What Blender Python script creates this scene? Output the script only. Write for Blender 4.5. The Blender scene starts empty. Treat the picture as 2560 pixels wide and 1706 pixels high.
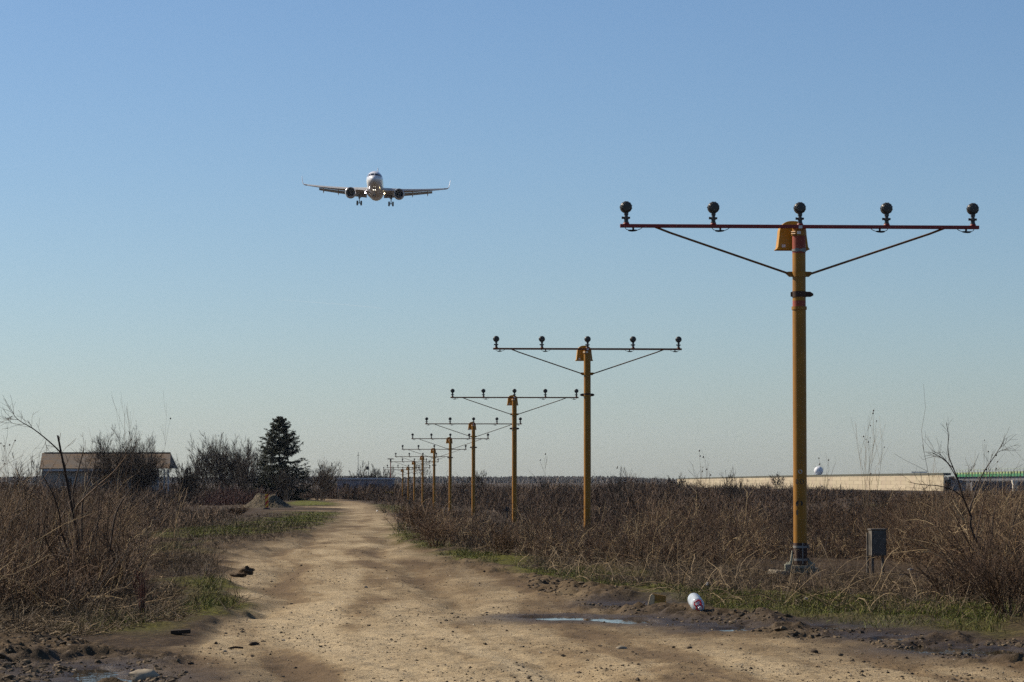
import bpy, math
import numpy as np
from mathutils import Matrix, Vector

# ------------------------------------------------------------------ camera, sky, sun, exposure
scene = bpy.context.scene
COL = scene.collection
FPX = 7200.0                      # focal length in photograph pixels (about 101 mm on full frame)
PITCH = math.atan((1197 - 853) / FPX)
EYE = 1.1
cam = bpy.data.cameras.new("camera")
cam.sensor_width = 36.0
cam.lens = 36.0 * FPX / 2560
cam.clip_start = 0.1
cam.clip_end = 40000
camo = bpy.data.objects.new("camera", cam)
COL.objects.link(camo)
camo.location = (0, 0, EYE)
camo.rotation_euler = (math.radians(90) + PITCH, 0, 0)
scene.camera = camo

SUN_AZ = math.radians(62)         # to the left of the viewing direction
SUN_EL = math.radians(36)
sd = Vector((-math.sin(SUN_AZ) * math.cos(SUN_EL), math.cos(SUN_AZ) * math.cos(SUN_EL), math.sin(SUN_EL)))
sun = bpy.data.lights.new("sun", 'SUN')
sun.energy = 5.0
sun.angle = math.radians(0.5)
sun.color = (1.0, 0.88, 0.72)
suno = bpy.data.objects.new("sun", sun)
COL.objects.link(suno)
suno.rotation_euler = sd.to_track_quat('Z', 'Y').to_euler()
suno.location = (0, 0, 200)

world = bpy.data.worlds.new("World")
scene.world = world
world.use_nodes = True
wt = world.node_tree
wt.nodes.clear()
sky = wt.nodes.new('ShaderNodeTexSky')
sky.sky_type = 'NISHITA'
sky.sun_disc = False
sky.sun_elevation = SUN_EL
sky.sun_rotation = -SUN_AZ
sky.altitude = 90
sky.air_density = 0.95
sky.dust_density = 0.5
sky.ozone_density = 6.5
bg = wt.nodes.new('ShaderNodeBackground')
bg.inputs['Strength'].default_value = 0.07
wo = wt.nodes.new('ShaderNodeOutputWorld')
wt.links.new(sky.outputs[0], bg.inputs[0])
wt.links.new(bg.outputs[0], wo.inputs[0])

scene.view_settings.view_transform = 'Standard'
scene.view_settings.look = 'None'
scene.view_settings.gamma = 1.0
scene.view_settings.use_curve_mapping = False
scene.view_settings.exposure = 0.47
scene.render.engine = 'CYCLES'
scene.cycles.max_bounces = 6
scene.cycles.diffuse_bounces = 3
scene.cycles.transparent_max_bounces = 12
scene.cycles.use_denoising = False
scene.cycles.use_adaptive_sampling = False
scene.cycles.volume_bounces = 0

RNG = np.random.default_rng(11)
K = 2353.0 / 2560.0               # the photograph was measured on a 2353 px wide view


# ------------------------------------------------------------------ pixel <-> world
def P(x, y, d):
    """photograph pixel (x, y) at distance d along +Y -> world point"""
    vx = (x - 1280) / FPX
    vz = -(y - 853) / FPX
    c, s = math.cos(PITCH), math.sin(PITCH)
    fy, fz = c - vz * s, s + vz * c
    return np.array([vx / fy * d, d, EYE + fz / fy * d])


def D(x, y, d):
    return P(x / K, y / K, d)


YS = np.array([-50, 0, 36, 63, 93, 123, 153, 183, 213, 243, 303, 400, 700, 1500, 3200, 9000])
ZS = np.array([0.0, 0.0, 0.0, -.12, -.40, -.62, -.80, -.93, -1.0, -1.06, -1.2, -1.4, -1.7, -2.4, -3.5, -9.0])
_fine = np.linspace(-50, 9000, 90501)
_zf = np.interp(_fine, YS, ZS)
_k = np.ones(161) / 161
_zf[100:-100] = np.convolve(_zf, _k, 'same')[100:-100]


def profile(y):
    return np.interp(y, _fine, _zf)


_dd = np.exp(np.linspace(math.log(4), math.log(3000), 4000))
_c, _s = math.cos(PITCH), math.sin(PITCH)
_a = (profile(_dd) - EYE) / _dd
_vz = (_a * _c - _s) / (_c + _a * _s)
_ypix = 853 - _vz * FPX


def G(x, y):
    """view pixel on the ground -> world (x, y)"""
    ys = y / K
    d = np.interp(-ys, -_ypix, _dd)
    p = P(x / K, ys, d)
    return (p[0], p[1])


# ------------------------------------------------------------------ noise
def _hash(xi, yi, seed):
    n = (xi.astype(np.int64) * 374761393 + yi.astype(np.int64) * 668265263 + seed * 1442695041) & 0xffffffff
    n = ((n ^ (n >> 13)) * 1274126177) & 0xffffffff
    n = (n ^ (n >> 16)) & 0xffff
    return n / 65535.0


def vnoise(x, y, seed=0):
    x = np.asarray(x, float); y = np.asarray(y, float)
    xi = np.floor(x); yi = np.floor(y)
    fx = x - xi; fy = y - yi
    ux = fx * fx * (3 - 2 * fx); uy = fy * fy * (3 - 2 * fy)
    a = _hash(xi, yi, seed); b = _hash(xi + 1, yi, seed)
    c = _hash(xi, yi + 1, seed); d = _hash(xi + 1, yi + 1, seed)
    return (a * (1 - ux) + b * ux) * (1 - uy) + (c * (1 - ux) + d * ux) * uy


def fbm(x, y, octv=4, seed=0):
    s = 0; a = 0.5; t = 0
    for i in range(octv):
        s = s + a * vnoise(x * 2 ** i + 17.3 * i, y * 2 ** i - 9.1 * i, seed + i)
        t += a; a *= 0.5
    return s / t


def sstep(e0, e1, x):
    t = np.clip((x - e0) / (e1 - e0), 0, 1)
    return t * t * (3 - 2 * t)


def sdf(px, py, poly):
    """signed distance to polygon, positive inside"""
    poly = np.asarray(poly, float)
    d2 = np.full(px.shape, 1e18)
    inside = np.zeros(px.shape, bool)
    n = len(poly)
    for i in range(n):
        ax, ay = poly[i]; bx, by = poly[(i + 1) % n]
        ex, ey = bx - ax, by - ay
        wx, wy = px - ax, py - ay
        t = np.clip((wx * ex + wy * ey) / (ex * ex + ey * ey + 1e-12), 0, 1)
        d2 = np.minimum(d2, (wx - t * ex) ** 2 + (wy - t * ey) ** 2)
        c = ((ay > py) != (by > py)) & (px < (bx - ax) * (py - ay) / (by - ay + 1e-12) + ax)
        inside ^= c
    return np.where(inside, 1, -1) * np.sqrt(d2)


def gp(pts):
    return [G(*p) if len(p) == 2 else p[:2] for p in pts]


# ------------------------------------------------------------------ ground layout (outlines on the ground)
TRACK = gp([(880, 1174), (905, 1190), (925, 1203), (912, 1232), (950, 1255), (1000, 1277), (1040, 1290), (1100, 1303),
            (1180, 1325), (1260, 1350), (1340, 1375), (1420, 1398), (1500, 1420), (1560, 1440), (1700, 1450),
            (1880, 1462), (2000, 1475), (2120, 1490), (2250, 1508), (2353, 1512), (2700, 1530)]) + \
    [(14, 12), (14, 4), (-1.0, 4), (-1.6, 12)] + \
    gp([(330, 1560), (390, 1500), (520, 1440), (556, 1400), (540, 1350), (500, 1312), (490, 1287), (560, 1256),
        (690, 1232), (745, 1205), (775, 1185), (790, 1177)])
TRACK_FAR = gp([(790, 1178), (880, 1176), (860, 1163), (820, 1153), (770, 1147.5), (705, 1144.5), (705, 1147), (745, 1151),
                (775, 1157), (770, 1164), (740, 1165), (690, 1164.5), (690, 1166.5), (760, 1167.5), (800, 1170)])
TRACK_SPUR = gp([(600, 1174.4), (690, 1174.2), (790, 1175), (790, 1177), (690, 1176), (600, 1176)])
MUDR = gp([(1020, 1285), (1100, 1299), (1200, 1330), (1350, 1358), (1450, 1372), (1530, 1393), (1700, 1414), (1850, 1430),
           (2000, 1450), (2353, 1478), (2600, 1475), (2600, 1520), (2353, 1515), (2200, 1510), (2000, 1478), (1800, 1464),
           (1600, 1447), (1450, 1420), (1300, 1375), (1150, 1332), (1050, 1304)])
MUDL = gp([(-150, 1480), (80, 1480), (200, 1478), (300, 1495), (400, 1530), (450, 1566), (440, 1700), (-200, 1700)])
MUDV = gp([(380, 1262), (480, 1250), (560, 1243), (700, 1225), (745, 1200), (770, 1186), (750, 1210), (700, 1236), (560, 1262),
           (500, 1283), (390, 1290)])
PUDDLES = [gp(p) for p in (
    [(1190, 1417), (1240, 1412), (1330, 1414), (1400, 1415), (1480, 1418), (1560, 1425), (1640, 1433), (1560, 1435), (1480, 1430), (1400, 1427), (1290, 1427), (1225, 1426)],
    [(1640, 1440), (1690, 1438), (1745, 1443), (1700, 1447), (1650, 1446)],
    [(2115, 1492), (2160, 1483), (2250, 1482), (2353, 1488), (2520, 1492), (2520, 1508), (2353, 1506), (2240, 1504), (2170, 1500)],
    [(190, 1534), (245, 1528), (300, 1545), (335, 1558), (320, 1585), (220, 1590), (150, 1562), (130, 1548)],
    [(1415, 1384), (1490, 1383), (1535, 1393), (1515, 1400), (1440, 1393)],
    [(1960, 1457), (2030, 1456), (2090, 1463), (2050, 1470), (1985, 1467)],
    [(1840, 1432), (1930, 1434), (1980, 1444), (1900, 1446), (1850, 1440)],
)]
GREEN = [(gp(p), a) for p, a in (
    ([(400, 1222), (560, 1212), (640, 1192), (760, 1180), (765, 1190), (720, 1212), (640, 1226), (520, 1236), (420, 1243)], 1.0),
    ([(380, 1262), (450, 1256), (520, 1250), (510, 1262), (440, 1274), (380, 1280)], .8),
    ([(690, 1150), (770, 1156), (765, 1163), (690, 1163), (660, 1158)], .9),
    ([(670, 1180), (700, 1178), (760, 1179), (745, 1183), (690, 1184)], 1.0),
    ([(870, 1160), (930, 1168), (1000, 1176), (930, 1180), (890, 1172)], .6),
    ([(915, 1203), (945, 1220), (975, 1255), (1020, 1272), (985, 1275), (940, 1252), (905, 1232)], .8),
    ([(1010, 1268), (1120, 1275), (1200, 1300), (1330, 1315), (1420, 1330), (1300, 1335), (1200, 1325), (1100, 1298), (1040, 1284)], .9),
    ([(1420, 1345), (1600, 1362), (1800, 1380), (1990, 1390), (2040, 1408), (1850, 1405), (1650, 1388), (1480, 1368)], .55),
    ([(1200, 1318), (1450, 1350), (1700, 1372), (2000, 1388), (2353, 1408), (2353, 1468), (2000, 1440), (1700, 1405), (1450, 1368), (1200, 1330)], .36),
    ([(1830, 1372), (1960, 1378), (2050, 1398), (1960, 1402), (1860, 1392)], .8),
    ([(2110, 1405), (2240, 1405), (2360, 1415), (2360, 1440), (2200, 1432), (2100, 1422)], .8),
    ([(430, 1345), (500, 1340), (535, 1365), (535, 1395), (480, 1418), (420, 1430), (400, 1410), (440, 1385)], .7),
    ([(150, 1438), (260, 1428), (380, 1430), (420, 1440), (300, 1462), (170, 1462)], .5),
    ([(2000, 1160), (2353, 1160), (2500, 1168), (2353, 1174), (2000, 1172)], .5),
)]


CENTER = np.array([(-.2, 3), (-.2, 12)] + gp([(880, 1500), (850, 1420), (790, 1340), (745, 1290), (790, 1235), (825, 1200), (835, 1180)]))


def path_coords(x, y):
    best = np.full(x.shape, 1e18); u = np.zeros_like(x); sl = np.zeros_like(x); acc = 0.0
    for i in range(len(CENTER) - 1):
        a, b = CENTER[i], CENTER[i + 1]
        e = b - a; L = np.hypot(*e)
        t = np.clip(((x - a[0]) * e[0] + (y - a[1]) * e[1]) / (L * L), 0, 1)
        dx, dy = x - a[0] - t * e[0], y - a[1] - t * e[1]
        d2 = dx * dx + dy * dy
        k = d2 < best
        best = np.where(k, d2, best)
        u = np.where(k, np.sign(e[0] * dy - e[1] * dx) * np.sqrt(d2), u)
        sl = np.where(k, acc + t * L, sl)
        acc += L
    return u, sl


def masks(x, y):
    wx = x + (fbm(x / .5, y / 1.1, 4, 3) - .5) * np.clip(.5 + y * .012, .5, 1.6) * .9
    wy = y + (fbm(x / .6, y / 1.2, 4, 7) - .5) * (1.2 + y * .03)
    edge = np.clip(y * .012, .15, 1.2)
    s1 = sdf(wx, wy, TRACK)
    wy2 = y + (fbm(x / 2., y / 6., 3, 9) - .5) * 5
    s2 = np.maximum(sdf(x + (fbm(x / 2, y / 5, 3, 5) - .5) * 1.2, wy2, TRACK_FAR),
                    sdf(x + (fbm(x / 2, y / 5, 3, 5) - .5) * 1.2, wy2, TRACK_SPUR))
    st = np.maximum(s1, s2)
    t = sstep(-.5, .5, st / edge)
    mr = sstep(-.35, .35, sdf(wx, wy, MUDR))
    ml = sstep(-.3, .3, sdf(wx, wy, MUDL))
    mv = sstep(-1.5, 1.0, sdf(wx, wy, MUDV))
    mud = np.maximum(np.maximum(mr, ml), mv * .8)
    g = np.zeros_like(x)
    for poly, a in GREEN:
        q = sdf(wx, wy, poly)
        e = np.clip(y * .02, .3, 2)
        g = np.maximum(g, a * sstep(-e, e * .6, q))
    g *= sstep(.25, .6, fbm(x / .45, y / .9, 4, 21) + .16) * sstep(.30, .52, fbm(x / 1.6, y / 5, 4, 23) + np.where(y < 45, .14, .04))
    pud = np.full(x.shape, -9.0)
    for poly in PUDDLES:
        c = np.mean(np.asarray(poly), 0)
        near = (abs(x - c[0]) < 6) & (abs(y - c[1]) < 6)
        if near.any():
            pud[near] = np.maximum(pud[near], sdf(wx[near] * .6 + x[near] * .4, wy[near] * .3 + y[near] * .7, poly))
    return st, t, mud, g, pud


def height(x, y, full=False):
    x = np.atleast_1d(np.asarray(x, float)); y = np.atleast_1d(np.asarray(y, float))
    st, t, mud, g, pud = masks(x, y)
    z = profile(y)
    far = sstep(140, 60, y)
    # track: gentle swells, wheel ruts, potholes
    z = z + t * ((fbm(x / 2.6, y / 3.4, 4, 31) - .5) * .085 * far + (fbm(x / .5, y / .8, 4, 33) - .5) * .038 * far + (fbm(x / .13, y / .20, 3, 34) - .5) * .030 * sstep(60, 35, y))
    u_, s_l = path_coords(x, y)
    uw = u_ + (fbm(s_l / 7, u_ / 9, 3, 37) - .5) * .9
    rut = np.exp(-((abs(uw) - .78) / .20) ** 2) * sstep(.35, .55, fbm(s_l / 6, u_ / 3, 3, 39)) * sstep(90, 50, y)
    z = z - t * rut * .045
    streak = fbm(uw / .34, s_l / 7.0, 5, 43) * .72 + fbm(x / 1.7, y / 2.4, 4, 45) * .28
    streak = np.clip((streak - .5) * 2.1 + .5 - rut * .20 + .10 * np.exp(-((abs(uw) - .78) / .5) ** 2), 0, 1)
    z = z + t * np.where(y < 45, (vnoise(x / .11, y / .14, 35) - .5) * .008, 0)
    # rough verge
    z = z + (1 - t) * (.035 + (fbm(x / .8, y / .9, 4, 41) - .5) * (.10 + .05 * far))
    # churned mud
    r = 1 - abs(2 * fbm(x / .42, y / .5, 4, 51) - 1)
    r2 = 1 - abs(2 * fbm(x / .17, y / .2, 3, 57) - 1)
    clod = np.clip(r ** 3 * .10 - .035 + (r2 ** 2 - .4) * .10 + (fbm(x / .08, y / .10, 2, 59) - .5) * .07, -.05, .14)
    z = z + mud * clod * .62 * sstep(140, 50, y)
    # puddle hollows
    ring = sstep(-.55, -.12, pud)
    z = z * (1 - ring) + ring * (-.004 + (fbm(x / .16, y / .2, 3, 63) - .5) * .022)
    k = sstep(-.12, .10, pud + (fbm(x / .30, y / .40, 4, 65) - .56) * .75)
    z = z * (1 - k) + k * (-.034 + (fbm(x / .12, y / .14, 3, 61) - .5) * .05)
    if full:
        wet = sstep(-.9, .05, pud)
        dm = np.maximum(sstep(-2.2, .2, sdf(x + (fbm(x / .7, y, 3, 81) - .5) * 1.2, y + (fbm(x / .8, y / 1.2, 3, 83) - .5) * 3, MUDR)),
                        sstep(-1.3, .3, sdf(x + (fbm(x / .5, y, 3, 81) - .5) * 1.2, y + (fbm(x / .8, y, 3, 83) - .5) * 2, MUDL)))
        ew = np.clip(y * .02, .35, 1.6)
        dm = np.maximum(dm, .85 * (1 - sstep(0, 1.5, st / ew + (fbm(x / .6, y / 1.4, 4, 85) - .5) * 1.6)))
        dm = dm * sstep(.28, .58, fbm(x / .8, y / 1.1, 4, 87) + .12)
        return z, st, t, mud, g, wet, streak, dm
    return z


def H(x, y):
    return float(height(x, y)[0])


# ------------------------------------------------------------------ materials
def mat(name, rough=.8, metal=0.0, spec=.5):
    m = bpy.data.materials.new(name)
    m.use_nodes = True
    b = m.node_tree.nodes['Principled BSDF']
    b.inputs['Roughness'].default_value = rough
    b.inputs['Metallic'].default_value = metal
    b.inputs['Specular IOR Level'].default_value = spec
    return m, m.node_tree, b


def N(nt, typ, **kw):
    n = nt.nodes.new(typ)
    for k, v in kw.items():
        setattr(n, k, v)
    return n


def noise(nt, scale, detail=4, rough=.55, coord=None, vscale=None):
    n = N(nt, 'ShaderNodeTexNoise')
    n.inputs['Scale'].default_value = scale
    n.inputs['Detail'].default_value = detail
    n.inputs['Roughness'].default_value = rough
    src = coord
    if src is None:
        src = N(nt, 'ShaderNodeTexCoord').outputs['Object']
    if vscale:
        mp = N(nt, 'ShaderNodeMapping')
        mp.inputs['Scale'].default_value = vscale
        nt.links.new(src, mp.inputs[0])
        src = mp.outputs[0]
    nt.links.new(src, n.inputs['Vector'])
    return n


def ramp(nt, fac, stops):
    r = N(nt, 'ShaderNodeValToRGB')
    el = r.color_ramp.elements
    while len(el) < len(stops):
        el.new(.5)
    for e, (p, c) in zip(el, stops):
        e.position = p
        e.color = (*c, 1) if len(c) == 3 else c
    nt.links.new(fac, r.inputs[0])
    return r.outputs[0]


def mix(nt, fac, a, b, blend='MIX'):
    m = N(nt, 'ShaderNodeMix', data_type='RGBA', blend_type=blend)
    if isinstance(fac, (int, float)):
        m.inputs[0].default_value = fac
    else:
        nt.links.new(fac, m.inputs[0])
    for s, v in ((6, a), (7, b)):
        if isinstance(v, tuple):
            m.inputs[s].default_value = (*v, 1)
        else:
            nt.links.new(v, m.inputs[s])
    return m.outputs[2]


def math_(nt, op, a, b=None):
    m = N(nt, 'ShaderNodeMath', operation=op)
    for i, v in enumerate((a, b)):
        if v is None:
            continue
        if isinstance(v, (int, float)):
            m.inputs[i].default_value = v
        else:
            nt.links.new(v, m.inputs[i])
    return m.outputs[0]


def attr(nt, name):
    return N(nt, 'ShaderNodeAttribute', attribute_name=name).outputs['Fac']


def bump(nt, b, h, strength=.3, dist=.02):
    n = N(nt, 'ShaderNodeBump')
    n.inputs['Strength'].default_value = strength
    n.inputs['Distance'].default_value = dist
    nt.links.new(h, n.inputs['Height'])
    nt.links.new(n.outputs[0], b.inputs['Normal'])


def simple(name, col, rough=.7, metal=0.0, var=.25, scale=8.0, spec=.5, bmp=0.0):
    """a plain material with irregular wear in its colour"""
    m, nt, b = mat(name, rough, metal, spec)
    n = noise(nt, scale, 5, .6)
    lo = tuple(c * (1 - var) for c in col)
    hi = tuple(min(1, c * (1 + var)) for c in col)
    nt.links.new(ramp(nt, n.outputs['Fac'], [(.3, lo), (.7, hi)]), b.inputs['Base Color'])
    if bmp:
        bump(nt, b, n.outputs['Fac'], bmp, .01)
    return m


def make_soil():
    m, nt, b = mat('soil', .95, 0, .12)
    co = N(nt, 'ShaderNodeTexCoord').outputs['Object']
    big = noise(nt, .55, 8, .68, co, (1.0, .55, 1)).outputs['Fac']
    mid = noise(nt, 2.6, 9, .72, co, (1.0, .6, 1)).outputs['Fac']
    fine = noise(nt, 22, 5, .7, co).outputs['Fac']
    grit = noise(nt, 90, 3, .7, co).outputs['Fac']
    v = math_(nt, 'ADD', math_(nt, 'MULTIPLY', mid, .42), math_(nt, 'MULTIPLY', attr(nt, 'streak'), .58))
    v = math_(nt, 'ADD', v, math_(nt, 'MULTIPLY', math_(nt, 'SUBTRACT', big, .5), .35))
    trk = ramp(nt, v, [(.30, (.135, .094, .052)), (.41, (.215, .155, .084)), (.52, (.325, .250, .146)), (.70, (.415, .328, .200))])
    trk = mix(nt, math_(nt, 'MULTIPLY', ramp(nt, grit, [(.53, (0, 0, 0)), (.60, (1, 1, 1))]), .65), trk, (.075, .050, .030))
    trk = mix(nt, math_(nt, 'MULTIPLY', ramp(nt, fine, [(.53, (0, 0, 0)), (.60, (1, 1, 1))]), .55), trk, (.085, .056, .031))
    trk = mix(nt, math_(nt, 'MULTIPLY', attr(nt, 'damp'), .62), trk, (.075, .047, .023))
    lit = ramp(nt, fine, [(.34, (.014, .009, .005)), (.5, (.042, .027, .014)), (.68, (.12, .082, .042))])
    lit = mix(nt, ramp(nt, mid, [(.35, (0, 0, 0)), (.65, (.5, .5, .5))]), lit, (.030, .018, .010))
    grn = ramp(nt, fine, [(.34, (.026, .028, .004)), (.5, (.085, .092, .007)), (.66, (.16, .165, .012))])
    mud = ramp(nt, fine, [(.3, (.028, .019, .010)), (.5, (.075, .052, .029)), (.7, (.155, .11, .064))])
    gra = ramp(nt, grit, [(.35, (.08, .07, .058)), (.65, (.33, .29, .24))])
    t = attr(nt, 'track')
    c = mix(nt, t, lit, trk)
    c = mix(nt, attr(nt, 'green'), c, grn)
    c = mix(nt, math_(nt, 'MULTIPLY', attr(nt, 'mud'), .85), c, mud)
    c = mix(nt, attr(nt, 'gravel'), c, gra)
    wet = attr(nt, 'wet')
    c = mix(nt, math_(nt, 'MULTIPLY', wet, .8), c, (.030, .020, .011))
    nt.links.new(c, b.inputs['Base Color'])
    nt.links.new(math_(nt, 'SUBTRACT', .95, math_(nt, 'MULTIPLY', wet, .45)), b.inputs['Roughness'])
    h = math_(nt, 'ADD', fine, math_(nt, 'MULTIPLY', grit, .5))
    bump(nt, b, h, .55, .03)
    return m


def make_twig(name, stops, rough=.75):
    m, nt, b = mat(name, rough, 0, .3)
    nt.links.new(ramp(nt, attr(nt, 'tone'), stops), b.inputs['Base Color'])
    return m


M = {}
M['soil'] = make_soil()
M['twig'] = make_twig('dry_twigs', [(0, (.012, .006, .003)), (.35, (.058, .030, .015)), (.65, (.135, .077, .037)), (.84, (.21, .138, .070)), (1, (.44, .33, .18))])
M['brush'] = make_twig('brush', [(0, (.014, .007, .004)), (.4, (.070, .038, .021)), (.75, (.150, .088, .046)), (1, (.31, .22, .12))])
M['redtwig'] = make_twig('reddish_twigs', [(0, (.035, .012, .010)), (.5, (.065, .021, .015)), (1, (.13, .05, .035))])
M['bark'] = make_twig('bark', [(0, (.014, .010, .007)), (.5, (.052, .037, .026)), (1, (.12, .088, .062))])
M['straw'] = make_twig('straw', [(0, (.035, .021, .010)), (.5, (.11, .073, .036)), (1, (.33, .24, .13))])
M['grass'] = make_twig('grass_blades', [(0, (.020, .025, .004)), (.5, (.088, .102, .008)), (.85, (.17, .175, .016)), (1, (.24, .19, .065))])
M['needle'] = make_twig('needles', [(0, (.004, .007, .003)), (.5, (.013, .021, .008)), (1, (.050, .056, .022))])
M['yellow'] = simple('yellow_paint', (.27, .116, .0012), .5, 0, .18, 5, .4)
m_, nt_, b_ = bpy.data.materials['yellow_paint'], bpy.data.materials['yellow_paint'].node_tree, bpy.data.materials['yellow_paint'].node_tree.nodes['Principled BSDF']
_src = b_.inputs['Base Color'].links[0].from_socket
_st = noise(nt_, 2.2, 8, .7, None, (6, 6, .8)).outputs['Fac']
_ch = noise(nt_, 30, 3, .6, None, (1, 1, .6)).outputs['Fac']
_c = mix(nt_, math_(nt_, 'MULTIPLY', ramp(nt_, _st, [(.52, (0, 0, 0)), (.70, (1, 1, 1))]), .35), _src, (.14, .045, .001))
_c = mix(nt_, ramp(nt_, _ch, [(.70, (0, 0, 0)), (.74, (.8, .8, .8))]), _c, (.07, .035, .018))
nt_.links.new(_c, b_.inputs['Base Color'])
M['hoodyellow'] = simple('hood_yellow', (.42, .20, .003), .45, 0, .10, 4, .4)
M['red'] = simple('red_paint', (.19, .015, .014), .5, 0, .2, 10, .4)
M['pink'] = simple('faded_red_paint', (.27, .055, .030), .6, 0, .25, 9, .3)
M['orange'] = simple('orange_paint', (.16, .042, .006), .55, 0, .25, 10, .4)
M['brown'] = simple('brown_brace_paint', (.14, .06, .015), .6, 0, .3, 9, .3)
M['rust'] = simple('rusty_primer', (.050, .026, .019), .75, 0, .4, 9, .3)
M['black'] = simple('black_housing', (.034, .031, .027), .42, 0, .3, 20, .5)
M['dark'] = simple('dark_cable', (.012, .012, .013), .5, 0, .2, 20, .4)
M['steel'] = simple('galvanised_steel', (.20, .195, .18), .5, .3, .25, 14, .5)
M['basegrey'] = simple('grey_green_base', (.24, .24, .18), .65, 0, .35, 18, .3)
M['tag'] = simple('pale_tag', (.62, .60, .58), .5, 0, .15, 12)
M['concrete'] = simple('concrete', (.40, .35, .27), .9, 0, .3, 10, .2, .3)
M['stone'] = simple('stone', (.27, .23, .17), .9, 0, .35, 12, .2, .4)
M['darkstone'] = simple('dark_stone', (.040, .028, .019), .9, 0, .4, 12, .2, .4)
M['wood'] = simple('weathered_wood', (.11, .098, .082), .85, 0, .45, 14, .2, .3)
M['white'] = simple('white_litter', (.50, .49, .47), .6, 0, .12, 20)


# ------------------------------------------------------------------ mesh helpers
def link(o, parent=None):
    COL.objects.link(o)
    if parent is not None:
        o.parent = parent
    return o


def mesh_np(name, verts, faces, material, parent=None, attrs=None, smooth=True, mats=None, midx=None):
    """faces: (n,k) array of one polygon size"""
    me = bpy.data.meshes.new(name)
    v = np.ascontiguousarray(verts, np.float32)
    f = np.ascontiguousarray(faces, np.int32)
    k = f.shape[1]
    me.vertices.add(len(v))
    me.vertices.foreach_set('co', v.ravel())
    me.loops.add(f.size)
    me.loops.foreach_set('vertex_index', f.ravel())
    me.polygons.add(len(f))
    me.polygons.foreach_set('loop_start', np.arange(0, f.size, k, dtype=np.int32))
    me.polygons.foreach_set('use_smooth', np.full(len(f), smooth, bool))
    for m in (mats or [material]):
        me.materials.append(m)
    if midx is not None:
        me.polygons.foreach_set('material_index', np.asarray(midx, np.int32))
    me.update(calc_edges=True)
    for an, av in (attrs or {}).items():
        a = me.attributes.new(an, 'FLOAT', 'POINT')
        a.data.foreach_set('value', np.ascontiguousarray(av, np.float32))
    return link(bpy.data.objects.new(name, me), parent)


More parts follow.
